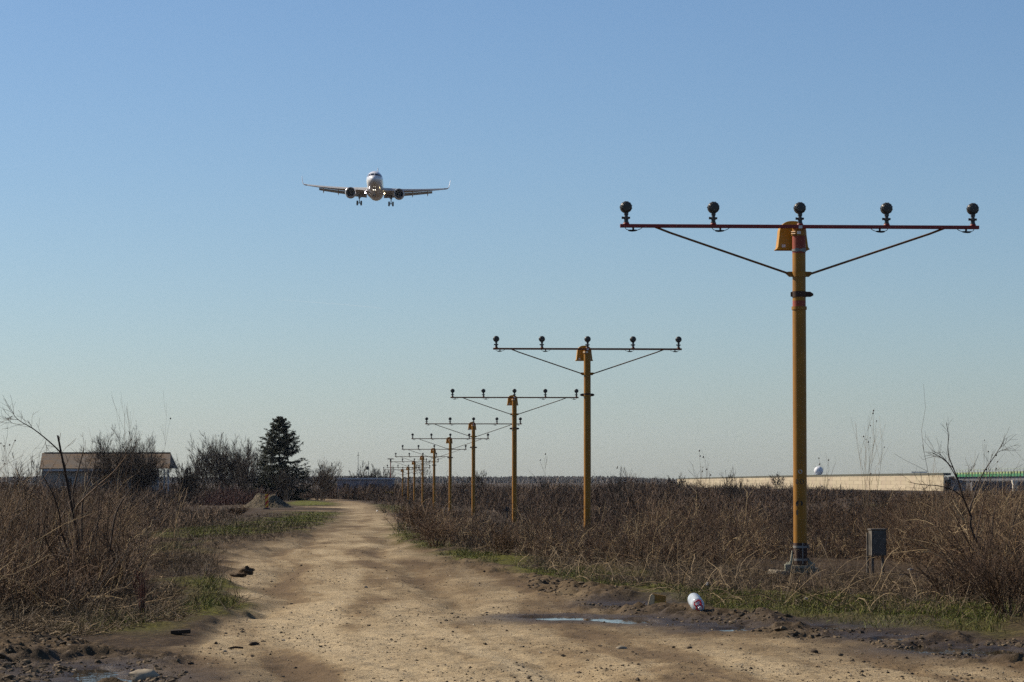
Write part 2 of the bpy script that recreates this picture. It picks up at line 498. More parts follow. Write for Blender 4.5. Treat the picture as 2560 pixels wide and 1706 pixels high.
class MB:
    """collects shapes, then builds ONE mesh object"""
    def __init__(self):
        self.v = []; self.f = []; self.mi = []; self.cur = 0

    def add(self, vs, fs):
        o = len(self.v)
        self.v += [tuple(map(float, p)) for p in vs]
        self.f += [tuple(i + o for i in f) for f in fs]
        self.mi += [self.cur] * len(fs)
        return self

    def box(self, c, s, rot=None, taper=1.0):
        hx, hy, hz = s[0] / 2, s[1] / 2, s[2] / 2
        vs = [Vector((x * hx * (taper if z > 0 else 1), y * hy * (taper if z > 0 else 1), z * hz))
              for z in (-1, 1) for y in (-1, 1) for x in (-1, 1)]
        if rot is not None:
            vs = [rot @ v for v in vs]
        vs = [v + Vector(c) for v in vs]
        return self.add(vs, [(0, 2, 3, 1), (4, 5, 7, 6), (0, 1, 5, 4), (2, 6, 7, 3), (0, 4, 6, 2), (1, 3, 7, 5)])

    def tube(self, pts, rad, n=10, cap=True):
        pts = [Vector(p) for p in pts]
        if not hasattr(rad, '__len__'):
            rad = [rad] * len(pts)
        t0 = (pts[-1] - pts[0]).normalized()
        ref = Vector((0, 0, 1)) if abs(t0.z) < .9 else Vector((1, 0, 0))
        vs = []
        for i, p in enumerate(pts):
            t = (pts[min(i + 1, len(pts) - 1)] - pts[max(i - 1, 0)]).normalized()
            u = t.cross(ref).normalized(); w = u.cross(t)
            for j in range(n):
                a = 2 * math.pi * j / n
                vs.append(p + (u * math.cos(a) + w * math.sin(a)) * rad[i])
        fs = []
        for i in range(len(pts) - 1):
            for j in range(n):
                a, b = i * n + j, i * n + (j + 1) % n
                fs.append((a, b, b + n, a + n))
        if cap:
            fs.append(tuple(reversed(range(n))))
            fs.append(tuple((len(pts) - 1) * n + j for j in range(n)))
        return self.add(vs, fs)

    def lathe(self, prof, origin=(0, 0, 0), axis='Z', n=24, caps=(True, True)):
        """prof: (distance along axis, radius)"""
        vs = []
        o = Vector(origin)
        for h, r in prof:
            for j in range(n):
                a = 2 * math.pi * j / n
                c, s = r * math.cos(a), r * math.sin(a)
                p = {'Z': (c, s, h), 'Y': (c, h, s), 'X': (h, c, s)}[axis]
                vs.append(o + Vector(p))
        fs = []
        for i in range(len(prof) - 1):
            for j in range(n):
                a, b = i * n + j, i * n + (j + 1) % n
                fs.append((a, b, b + n, a + n))
        if caps[0]:
            fs.append(tuple(reversed(range(n))))
        if caps[1]:
            fs.append(tuple((len(prof) - 1) * n + j for j in range(n)))
        return self.add(vs, fs)

    def loft(self, rings, closed=True, caps=(True, True)):
        n = len(rings[0]); vs = [p for r in rings for p in r]; fs = []
        for i in range(len(rings) - 1):
            for j in range(n if closed else n - 1):
                a, b = i * n + j, i * n + (j + 1) % n
                fs.append((a, b, b + n, a + n))
        if caps[0]:
            fs.append(tuple(reversed(range(n))))
        if caps[1]:
            fs.append(tuple((len(rings) - 1) * n + j for j in range(n)))
        return self.add(vs, fs)

    def prism(self, outline, y0, y1):
        """outline of (x, z), extruded from y0 to y1"""
        n = len(outline)
        vs = [(x, y0, z) for x, z in outline] + [(x, y1, z) for x, z in outline]
        fs = [tuple(range(n)), tuple(reversed(range(n, 2 * n)))]
        fs += [(j, n + j, n + (j + 1) % n, (j + 1) % n) for j in range(n)]
        return self.add(vs, fs)

    def build(self, name, material, parent=None, angle=35, bevel=0.0):
        mats = material if isinstance(material, list) else [material]
        me = bpy.data.meshes.new(name)
        me.from_pydata(self.v, [], self.f)
        for m in mats:
            me.materials.append(m)
        import bmesh
        bm = bmesh.new(); bm.from_mesh(me)
        for f, mi in zip(bm.faces, self.mi):
            f.material_index = mi
        bmesh.ops.recalc_face_normals(bm, faces=bm.faces)
        bm.to_mesh(me); bm.free()
        me.polygons.foreach_set('use_smooth', np.ones(len(me.polygons), bool))
        me.set_sharp_from_angle(angle=math.radians(angle))
        me.update()
        o = link(bpy.data.objects.new(name, me), parent)
        if bevel:
            b = o.modifiers.new('edge', 'BEVEL'); b.width = bevel; b.segments = 2; b.limit_method = 'ANGLE'
        return o


def tag(o, label=None, cat=None, group=None, kind=None):
    if label: o['label'] = label
    if cat: o['category'] = cat
    if group: o['group'] = group
    if kind: o['kind'] = kind
    return o


def thing(name, label, cat, loc=(0, 0, 0), rz=0.0, group=None):
    o = bpy.data.objects.new(name, None)
    o.empty_display_size = .2
    COL.objects.link(o)
    o.location = loc
    o.rotation_euler = (0, 0, rz)
    return tag(o, label, cat, group)


# strands: arrays of polylines turned into thin tapered tubes
class Strands:
    def __init__(self):
        self.parts = []          # (pts (K,S+1,3), r0 (K,), r1 (K,), tone (K,))

    def add(self, pts, r0, r1, tone):
        k = len(pts)
        self.parts.append((pts, np.broadcast_to(r0, k).astype(float), np.broadcast_to(r1, k).astype(float),
                           np.broadcast_to(tone, k).astype(float)))

    def build(self, name, material, parent=None, sides=3, loc=None):
        V = []; F = []; T = []; off = 0
        for pts, r0, r1, tone in self.parts:
            k, s1, _ = pts.shape
            if k == 0:
                continue
            ax = pts[:, -1] - pts[:, 0]
            ax /= np.linalg.norm(ax, axis=1, keepdims=True) + 1e-9
            rnd = RNG.normal(size=(k, 3))
            u = np.cross(ax, rnd); u /= np.linalg.norm(u, axis=1, keepdims=True) + 1e-9
            w = np.cross(ax, u)
            tt = np.linspace(0, 1, s1)
            rad = r0[:, None] * (1 - tt) + r1[:, None] * tt
            if sides == 2:
                ang = [0, math.pi]
            else:
                ang = [2 * math.pi * j / sides for j in range(sides)]
            ring = np.stack([pts + rad[..., None] * (u[:, None] * math.cos(a) + w[:, None] * math.sin(a)) for a in ang], 2)
            V.append(ring.reshape(-1, 3))
            T.append(np.repeat(tone, s1 * sides))
            base = off + np.arange(k)[:, None, None] * (s1 * sides) + np.arange(s1 - 1)[None, :, None] * sides
            if sides == 2:
                j = np.array([0]); jn = np.array([1])
            else:
                j = np.arange(sides); jn = (j + 1) % sides
            q = np.stack([base + j, base + jn, base + sides + jn, base + sides + j], -1).reshape(-1, 4)
            F.append(q)
            off += k * s1 * sides
        V = np.concatenate(V); F = np.concatenate(F); T = np.concatenate(T)
        if loc is not None:
            V = V - np.asarray(loc)
        o = mesh_np(name, V, F, material, parent, {'tone': T})
        if loc is not None and parent is None:
            o.location = loc
        return o


def nrm(a):
    return a / (np.linalg.norm(a, axis=-1, keepdims=True) + 1e-9)


def grow(base, dirs, lens, S=4, wob=.15, up=0.0):
    pts = [base]; d = nrm(dirs)
    for i in range(S):
        d = nrm(d + RNG.normal(0, wob, d.shape) + np.array([0, 0, up]))
        pts.append(pts[-1] + d * (lens / S)[:, None])
    return np.stack(pts, 1)


def spawn(pts, n, t0=.2, t1=.95, ang=(.4, .9)):
    """n children per parent polyline: bases, directions, parent index, t"""
    k, s1, _ = pts.shape
    pi = np.repeat(np.arange(k), n)
    t = RNG.uniform(t0, t1, len(pi))
    f = t * (s1 - 1)
    i = np.minimum(f.astype(int), s1 - 2)
    fr = (f - i)[:, None]
    a = pts[pi, i]; b = pts[pi, i + 1]
    tan = nrm(b - a)
    rnd = nrm(np.cross(tan, RNG.normal(size=tan.shape)))
    an = RNG.uniform(ang[0], ang[1], len(pi))[:, None]
    return a * (1 - fr) + b * fr, tan * np.cos(an) + rnd * np.sin(an), pi, t


def bare_plant(h, width, stems=6, lev=(6, 5, 4), r=.02, up=.05, base_r=.15, spread=.5, wob=.12, tone=(.1, .7), ratio=(.55, .5, .45), trunk=False, minr=.004, ang=(.35, .95)):
    """a leafless bush or tree in local coordinates, normalised to height h and width"""
    trk = Strands(); st = Strands()
    k = 1 if trunk else stems
    a = RNG.uniform(0, 2 * math.pi, k)
    rr = np.sqrt(RNG.uniform(0, 1, k)) * base_r
    base = np.stack([np.cos(a) * rr, np.sin(a) * rr, np.zeros(k)], 1)
    sp = RNG.uniform(.1, 1, k) * (spread if not trunk else .06)
    dirs = np.stack([np.cos(a) * sp, np.sin(a) * sp, np.ones(k)], 1)
    lens = RNG.uniform(.75, 1.1, k)
    p = grow(base, dirs, lens, 6, wob * .6, up)
    rad = np.full(k, r)
    levels = [(p, rad, rad * .35)]
    cur, crad = p, rad
    ln = lens
    for li, n in enumerate(lev):
        b, d, pi, t = spawn(cur, n, .25 if li else (.3 if trunk else .2), .98, ang)
        ln = ln[pi] * ratio[min(li, len(ratio) - 1)] * RNG.uniform(.6, 1.15, len(pi)) * (1.15 - .45 * t)
        c = grow(b, d, ln, 4, wob, up)
        cr = np.maximum(crad[pi] * (1 - .6 * t) * .6, 0)
        levels.append((c, cr, cr * .4))
        cur, crad = c, cr
    allp = np.concatenate([q[0].reshape(-1, 3) for q in levels])
    sz = h / np.percentile(allp[:, 2], 99.7)
    sw = width / max(1e-3, np.percentile(allp[:, 0], 99) - np.percentile(allp[:, 0], 1))
    S3 = np.array([sw, sw, sz])
    for i, (c, r0, r1) in enumerate(levels):
        tgt = trk if i == 0 else st
        tgt.add(c * S3, np.maximum(r0, minr), np.maximum(r1, minr * .7), RNG.uniform(tone[0], tone[1], len(c)))
    return trk, st


# ------------------------------------------------------------------ ground and dirt track (one sheet, split where the track ends)
def build_ground():
    rows = [3.0]
    while rows[-1] < 9000:
        d = rows[-1]
        rows.append(d + d * (.02 if d < 14 else .0017 if d < 38 else .0035 if d < 75 else .008 if d < 260 else .03))
    rows = np.array(rows)
    inner = np.linspace(-.205, .205, 400)
    outer = []
    s, st = .205, .0012
    while s < 1.6:
        st *= 1.16; s += st; outer.append(s)
    outer = np.array(outer)
    cols = np.concatenate([-outer[::-1], inner, outer])
    X = rows[:, None] * cols[None, :]
    Y = np.repeat(rows[:, None], len(cols), 1)
    x, y = X.ravel(), Y.ravel()
    z, s_, t, mud, g, wet, streak, dm = height(x, y, True)
    V = np.stack([x, y, z], 1)
    nr, nc = X.shape
    i = np.arange(nr * nc).reshape(nr, nc)
    F = np.stack([i[:-1, :-1], i[:-1, 1:], i[1:, 1:], i[1:, :-1]], -1).reshape(-1, 4)
    on = t[F].mean(1) > .5
    grav = sstep(1.2, -.2, np.hypot((x - MOUND[0]) / 1.35, (y - MOUND[1]) / 2.5) - 1.0) * .8
    for name, sel in (('ground', ~on), ('dirt_track', on)):
        f = F[sel]
        u, inv = np.unique(f, return_inverse=True)
        o = mesh_np(name, V[u], inv.reshape(-1, 4), M['soil'], None,
                    {'track': t[u], 'mud': mud[u], 'green': g[u] * (1 - t[u] * .9), 'wet': wet[u], 'streak': streak[u], 'damp': dm[u], 'gravel': grav[u]})
        tag(o, kind='structure')


MOUND = G(613, 1168)
build_ground()

m, nt, b = mat('puddle_water', .03, 0, .5)
b.inputs['Base Color'].default_value = (.035, .028, .018, 1)
b.inputs['IOR'].default_value = 1.33
bump(nt, b, noise(nt, 14, 2, .5).outputs['Fac'], .12, .01)
M['water'] = m
for poly in PUDDLES:
    q = np.asarray(poly); c = q.mean(0)
    q = c + (q - c) * 1.0
    d = q - c
    q = q + d / (np.linalg.norm(d, axis=1, keepdims=True) + 1e-6) * .22
    me = bpy.data.meshes.new('puddle')
    me.from_pydata([(a, b_, -.019) for a, b_ in q], [], [tuple(range(len(q)))])
    me.materials.append(M['water'])
    o = link(bpy.data.objects.new('puddle', me)); o.data.update()
    if me.polygons[0].normal.z < 0:
        me.flip_normals()
    tag(o, kind='structure')


# ------------------------------------------------------------------ approach light masts
TOW = [  # centre x of pole, bar y (photo px), distance
    (1997, 569, 33), (1468, 873.5, 63), (1286, 994.5, 93), (1183.7, 1060.3, 123), (1125.7, 1097.3, 153),
    (1085.5, 1123.8, 183), (1057, 1142, 213), (1036, 1154.8, 243), (1021.2, 1169.5, 273), (1007, 1174.6, 303)]
LINE_RZ = math.radians(3.1)


def light_meshes():
    """the five fittings share these meshes; local origin on top of the crossbar"""
    h = MB()
    r = .067
    h.lathe([(-.045, .030), (-.043, .046), (-.028, .050), (-.026, .058), (-.008, r), (.05, r), (.056, r * .97)], (0, 0, .195), 'Y', 28)
    for a in range(0, 360, 30):
        an = math.radians(a + 15)
        h.box((math.cos(an) * .057, -.022, .195 + math.sin(an) * .057), (.022, .022, .006), Matrix.Rotation(-an, 3, 'Y'))
    h.box((0, -.046, .205), (.05, .006, .007)); h.box((0, -.046, .188), (.05, .006, .007))
    h.tube([(-r - .008, .0, .195), (-r + .01, 0, .195)], .008, 8)
    head = h.build('lamp_head', M['black'])
    lens = MB().lathe([(.057, r * .93), (.060, r * .85), (.061, .0005)], (0, 0, .195), 'Y', 24).build('lamp_lens', M['glass'])
    k = MB()
    k.lathe([(.0, .031), (.012, .031), (.014, .026), (.040, .023), (.044, .030), (.052, .030), (.056, .022), (.090, .020),
             (.094, .026), (.122, .024), (.14, .026)], (0, 0, .012), 'Z', 16)
    k.tube([(-.048, 0, .072), (.044, 0, .072)], .013, 10)
    k.tube([(-.052, 0, .072), (-.036, 0, .072)], .016, 6)
    k.box((0, 0, .125), (.046, .04, .03))
    knuckle = k.build('swivel_mount', M['black'])
    f = MB().lathe([(0, .037), (.010, .035), (.016, .030)], (0, 0, 0), 'Z', 16).build('mount_flange', M['red'])
    return head, lens, knuckle, f


m, nt, b = mat('lamp_glass', .08, 0, .5)
b.inputs['Base Color'].default_value = (.55, .57, .58, 1)
M['glass'] = m


def cable_mesh(sign):
    c = MB()
    pts = [(sign * .005, 0, -.018), (sign * .02, 0, -.04), (sign * .06, 0, -.052), (sign * .10, 0, -.055), (sign * .145, 0, -.050), (sign * .185, 0, -.034), (sign * .205, 0, -.018)]
    c.tube(pts, .0042, 6)
    c.tube([(sign * .04, 0, -.050), (sign * .055, 0, -.053), (sign * .085, 0, -.055), (sign * .125, 0, -.052), (sign * .145, 0, -.050)], [.006, .0105, .012, .0105, .006], 8)
    c.box((sign * .10, 0, -.030), (.022, .012, .024))
    return c.build('cable_loop', M['dark'])


def tower(i, cx, by, d, proto=None):
    p = P(cx, by, d)
    gz = H(p[0], p[1])
    bar = p[2] - gz                     # height of the crossbar above the mast's foot
    lab = TOWER_LABELS[i]
    t = thing('approach_light_mast', lab, 'light mast', (p[0], p[1], gz), LINE_RZ + (RNG.normal(0, .006) if i else 0), 'approach light masts in a row beside the track')
    first = proto is None
    redbar = i == 0
    R = .078
    # pole: lower tube, flange, upper tube
    pm = MB()
    col_h = .93 if first else 1.02
    low = bar - col_h
    pm.cur = 2 if first else 0
    pm.lathe([(.06 if first else -.15, R), (.36 if first else .1, R)], (0, 0, 0), 'Z', 28, (True, False))
    pm.cur = 0
    pm.lathe([(.36 if first else .1, R), (low - .001, R)], (0, 0, 0), 'Z', 28, (False, False))
    pm.lathe([(low - .018, R), (low - .018, R + .010), (low + .018, R + .010), (low + .018, R)], (0, 0, 0), 'Z', 28, (False, False))
    pm.cur = 1 if first else 0
    pm.lathe([(low + .018, R - .002), (low + .085, R - .002)], (0, 0, 0), 'Z', 28, (False, False))
    pm.cur = 0
    pm.lathe([(low + .085, R - .002), (bar - .30, R - .002)], (0, 0, 0), 'Z', 28, (False, False))
    pm.cur = 1 if first else 0
    pm.lathe([(bar - .30, R - .002), (bar - .10, R - .002)], (0, 0, 0), 'Z', 28, (False, False))
    pm.cur = 0
    pm.lathe([(bar - .10, R - .002), (bar + .006, R - .002)], (0, 0, 0), 'Z', 28, (False, True))
    pm.build('pole', [M['yellow'], M['pink'], M['rust']], t)

    def put(src, name, z=0, x=0, parent=t, y=0, mat_=None):
        o = src.copy()
        o.name = name
        if mat_ is not None:
            o.data = src.data.copy(); o.data.materials.clear(); o.data.materials.append(mat_)
        link(o, parent); o.location = (x, y, z)
        return o

    if first:
        S = {}
        cb = MB().box((0, -.0, 0), (4.14, .05, .040))
        S['bar'] = cb.build('crossbar', M['red'], bevel=.004)
        bp = MB()
        bp.tube([(0, 0, 0), (.09, 0, .015)], .0, 3)
        hd = MB()
        W, T_ = .187, .334
        o1 = []
        for a in np.linspace(.0, math.pi, 21):
            ca, sa = math.cos(a), math.sin(a)
            o1.append((.158 * abs(ca) ** .8 * (1 if ca > 0 else -1), -.075 + .16 * sa ** .8))
        out = [(.187, -.235), (.176, -.215)] + o1 + [(-.176, -.215), (-.187, -.235)]
        hd.prism([(x - .05, z) for x, z in out], .11, .30)
        hd.box((-.05, .205, -.240), (.385, .21, .014))
        S['hood'] = hd.build('transformer_hood', M['hoodyellow'], bevel=.006)
        S['sticker'] = MB().box((0, 0, 0), (.042, .004, .034)).build('sticker', M['tag'])
        br = MB()
        for sgn in (1,):
            br.box((sgn * 1.655, -.03, .002), (.16, .012, .026))
            br.tube([(sgn * 1.69, -.032, -.002), (sgn * 1.50, -.032, -.075), (sgn * .135, 0, -.535)], .0125, 8)
        S['brace_r'] = br.build('brace', M['brown'])
        br = MB()
        br.box((-1.655, -.03, .002), (.16, .012, .026))
        br.tube([(-1.69, -.032, -.002), (-1.50, -.032, -.075), (-.135, 0, -.535)], .0125, 8)
        S['brace_l'] = br.build('brace', M['brown'])
        cl = MB()
        cl.lathe([(-.03, R + .001), (-.03, R + .005), (.03, R + .005), (.03, R + .001)], (0, 0, 0), 'Z', 28, (False, False))
        for s in (1, -1):
            cl.prism([(s * (R), -.03), (s * (R + .035), -.03), (s * (R + .078), .008), (s * (R + .078), .022), (s * (R + .05), .03), (s * R, .03)], -.012, .012)
        S['clamp'] = cl.build('brace_clamp', M['yellow'])
        co = MB()
        co.lathe([(-.032, R + .001), (-.032, R + .006), (.032, R + .006), (.032, R + .001)], (0, 0, 0), 'Z', 28, (False, False))
        co.prism([(R, -.03), (R + .055, -.03), (R + .085, -.015), (R + .085, .006), (R + .05, .03), (R, .03)], -.014, .014)
        co.prism([(-R, -.03), (-R - .02, -.026), (-R - .02, .024), (-R, .03)], -.014, .014)
        co.tube([(R + .060, -.03, -.003), (R + .060, .03, -.003)], .011, 8)
        S['collar'] = co.build('hinge_collar', M['rust'])
        co = MB()
        co.lathe([(-.032, R + .001), (-.032, R + .006), (.032, R + .006), (.032, R + .001)], (0, 0, 0), 'Z', 28, (False, False))
        for s in (1, -1):
            co.prism([(s * R, -.03), (s * (R + .05), -.03), (s * (R + .082), -.006), (s * (R + .07), .02), (s * (R + .03), .03), (s * R, .03)], -.014, .014)
        S['collar2'] = co.build('hinge_collar', M['rust'])
        st = MB()
        st.lathe([(-.013, R), (-.013, R + .004), (.013, R + .004), (.013, R)], (0, 0, 0), 'Z', 24, (False, False))
        st.box((-.035, -R - .004, 0), (.045, .012, .04)); st.box((.05, -R + .01, 0), (.045, .012, .045))
        S['strap'] = st.build('steel_strap', M['steel'])
        cp = MB()
        cp.lathe([(-.05, R), (-.05, R + .007), (.0, R + .007), (.0, R)], (0, 0, 0), 'Z', 24, (False, False))
        cp.tube([(-R - .012, -.03, -.012), (-R + .03, -.075, -.012)], .009, 6)
        cp.tube([(-R - .012, -.03, -.035), (-R + .03, -.075, -.035)], .009, 6)
        cp.box((0, -.042, .036), (.15, .014, .03))
        S['cap'] = cp.build('top_clamp', M['yellow'])
        S['light'] = light_meshes()
        S['cab'] = {1: cable_mesh(1), -1: cable_mesh(-1)}
    else:
        S = proto
    barmat = M['red'] if redbar else M['orange']
    Z = bar
    bo = put(S['bar'], 'crossbar', Z, y=-.10, mat_=None if redbar else barmat)
    if not redbar:
        bo.data = S.setdefault('obar', bo.data)
    ho = put(S['hood'], 'transformer_hood', Z)
    if d < 130:
        for sx in (-.16, .075):
            put(S['sticker'], 'sticker', -.205, sx, ho, .107)
    put(S['brace_l'], 'brace', Z, y=-.06); put(S['brace_r'], 'brace', Z, y=-.06)
    put(S['clamp'], 'brace_clamp', Z - .54)
    put(S['collar'] if first else S['collar2'], 'hinge_collar', Z - (.77 if first else 1.0))
    put(S['cap'], 'top_clamp', Z - .045)
    if d < 130:
        put(S['sticker'], 'sticker', Z - .005, .0, t, -.130)
        put(S['sticker'], 'sticker', Z - .066, -.012, t, -.090)
    if first:
        put(S['strap'], 'steel_strap', Z - .265)
    fl = S['light'][3]
    for j in range(5):
        x = (j - 2) * 1.0
        # each fitting sits on the bar; the heads point away, up the approach
        lp = bpy.data.objects.new('light_fitting', S['light'][2].data)
        link(lp, t); lp.location = (x, -.10, Z + .020)
        tilt = RNG.normal(0, .015)
        lp.rotation_euler = (0, tilt, RNG.normal(0, .03))
        put(S['light'][0], 'lamp_head', 0, 0, lp)
        put(S['light'][1], 'lamp_lens', 0, 0, lp)
        f2 = put(fl, 'mount_flange', 0, 0, lp, mat_=None if redbar else barmat)
        if not redbar:
            f2.data = S.setdefault('oflange', f2.data)
        if j != 2:
            sg = 1 if j < 2 else -1
            put(S['cab'][sg], 'cable_loop', Z, x + (-.02 if sg > 0 else .02), t, -.10)
    return S if first else None


TOWER_LABELS = [
    'tallest yellow light mast with a red crossbar, grey base and black spray marks',
    'yellow light mast with orange crossbar directly left of the red-barred mast',
    'third yellow light mast counted from the red-barred one, its crossbar end touching the second pole',
    'fourth light mast from the red-barred one, third bar crossing just above its lamps\' right end',
    'fifth light mast from the red-barred one, standing near the small dark marker post',
    'sixth light mast from the red-barred one, halfway along the receding row',
    'seventh light mast from the red-barred one, among the small distant masts',
    'eighth light mast from the red-barred one, with two smaller masts beyond it',
    'second farthest small light mast, between the eighth and the last one',
    'smallest and farthest yellow light mast, closest to the thin red-topped mast',
]
TOWER_LABELS[3] = 'fourth light mast from the red-barred one, its crossbar end passing behind the third pole'
proto = tower(0, *TOW[0])
for i in range(1, 10):
    tower(i, *TOW[i], proto=proto)
# foot of the first mast
T0 = [o for o in bpy.data.objects if o.get('label') == TOWER_LABELS[0]][0]
fb = MB()
fb.box((0, 0, .085), (.30, .26, .035)); fb.box((0, 0, .04), (.24, .22, .05))
for sx in (-1, 1):
    for sy in (-1, 1):
        fb.tube([(sx * .13, sy * .11, -.06), (sx * .13, sy * .11, .14)], .012, 8)
        fb.lathe([(.103, .022), (.125, .022)], (sx * .13, sy * .11, 0), 'Z', 6)
fb.prism([(-.085, .10), (-.16, .10), (-.115, .16), (-.100, .27), (-.085, .27)], -.012, .012)
fb.prism([(.085, .10), (.17, .10), (.13, .14), (.10, .17), (.085, .17)], -.012, .012)
fb.box((-.165, -.10, .075), (.06, .07, .09))
fb.box((.17, .0, .05), (.07, .1, .05))
fb.build('base_plate', M['basegrey'], T0, bevel=.004)
for z in (.17, .315):
    s = proto['strap'].copy(); s.data = proto['strap'].data; s.name = 'steel_strap'; link(s, T0); s.location = (0, 0, z); s.rotation_euler = (0, 0, 2.2)
st = MB().box((.015, -.0795, .24), (.012, .006, .24)).build('conduit', M['steel'], T0)


def on_pole(u, z, w, hgt, pts=None, R=.079):
    """a thin patch wrapped on the pole front; u = angle across (rad), outline in (angle, z)"""
    vs = []; n = len(pts)
    for a, zz in pts:
        th = u + a * w
        vs.append((R * math.sin(th), -R * math.cos(th), z + zz * hgt))
    return vs


def pole_mark(name, material, u, z, w, hgt, outline):
    v1 = on_pole(u, z, w, hgt, outline, .0788); v2 = on_pole(u, z, w, hgt, outline, .0770)
    n = len(outline)
    mb = MB(); mb.add(v1 + v2, [tuple(range(n))] + [(j, n + j, n + (j + 1) % n, (j + 1) % n) for j in range(n)])
    return mb.build(name, material, T0)


CIRC = [(math.cos(a), math.sin(a)) for a in np.linspace(0, 2 * math.pi, 16, endpoint=False)]
M['spray'] = simple('black_spray_paint', (.018, .016, .012), .6, 0, .3, 30)
zrow = lambda Y: (P(1997, Y / K, 33)[2] - H(*P(1997, Y / K, 33)[:2]))
pole_mark('round_tag', M['white'], -.10, zrow(1084), .30, .022, CIRC)
pole_mark('spray_mark', M['spray'], .12, zrow(1107), .30, .030, CIRC)
pole_mark('spray_mark', M['spray'], -.62, zrow(1107), .22, .028, CIRC)
hook = []
for a in np.linspace(-.3 * math.pi, 1.15 * math.pi, 14):
    hook.append((math.cos(a), math.sin(a)))
inner = [(x * .5, z * .55) for x, z in reversed(hook)]
pole_mark('spray_mark', M['spray'], -.25, zrow(1157), .50, .036, hook + inner)
pole_mark('spray_mark', M['spray'], -.60, zrow(1158), .24, .03, CIRC)
pole_mark('spray_mark', M['spray'], -.62, zrow(1178), .18, .032, CIRC)
pole_mark('spray_mark', M['spray'], .05, zrow(1052), .07, .006, CIRC)
# prototypes were only sources for copies
for o in [proto['bar'], proto['hood'], proto['sticker'], proto['brace_l'], proto['brace_r'], proto['clamp'], proto['collar'], proto['collar2'],
          proto['strap'], proto['cap'], *proto['light'], *proto['cab'].values()]:
    bpy.data.objects.remove(o)


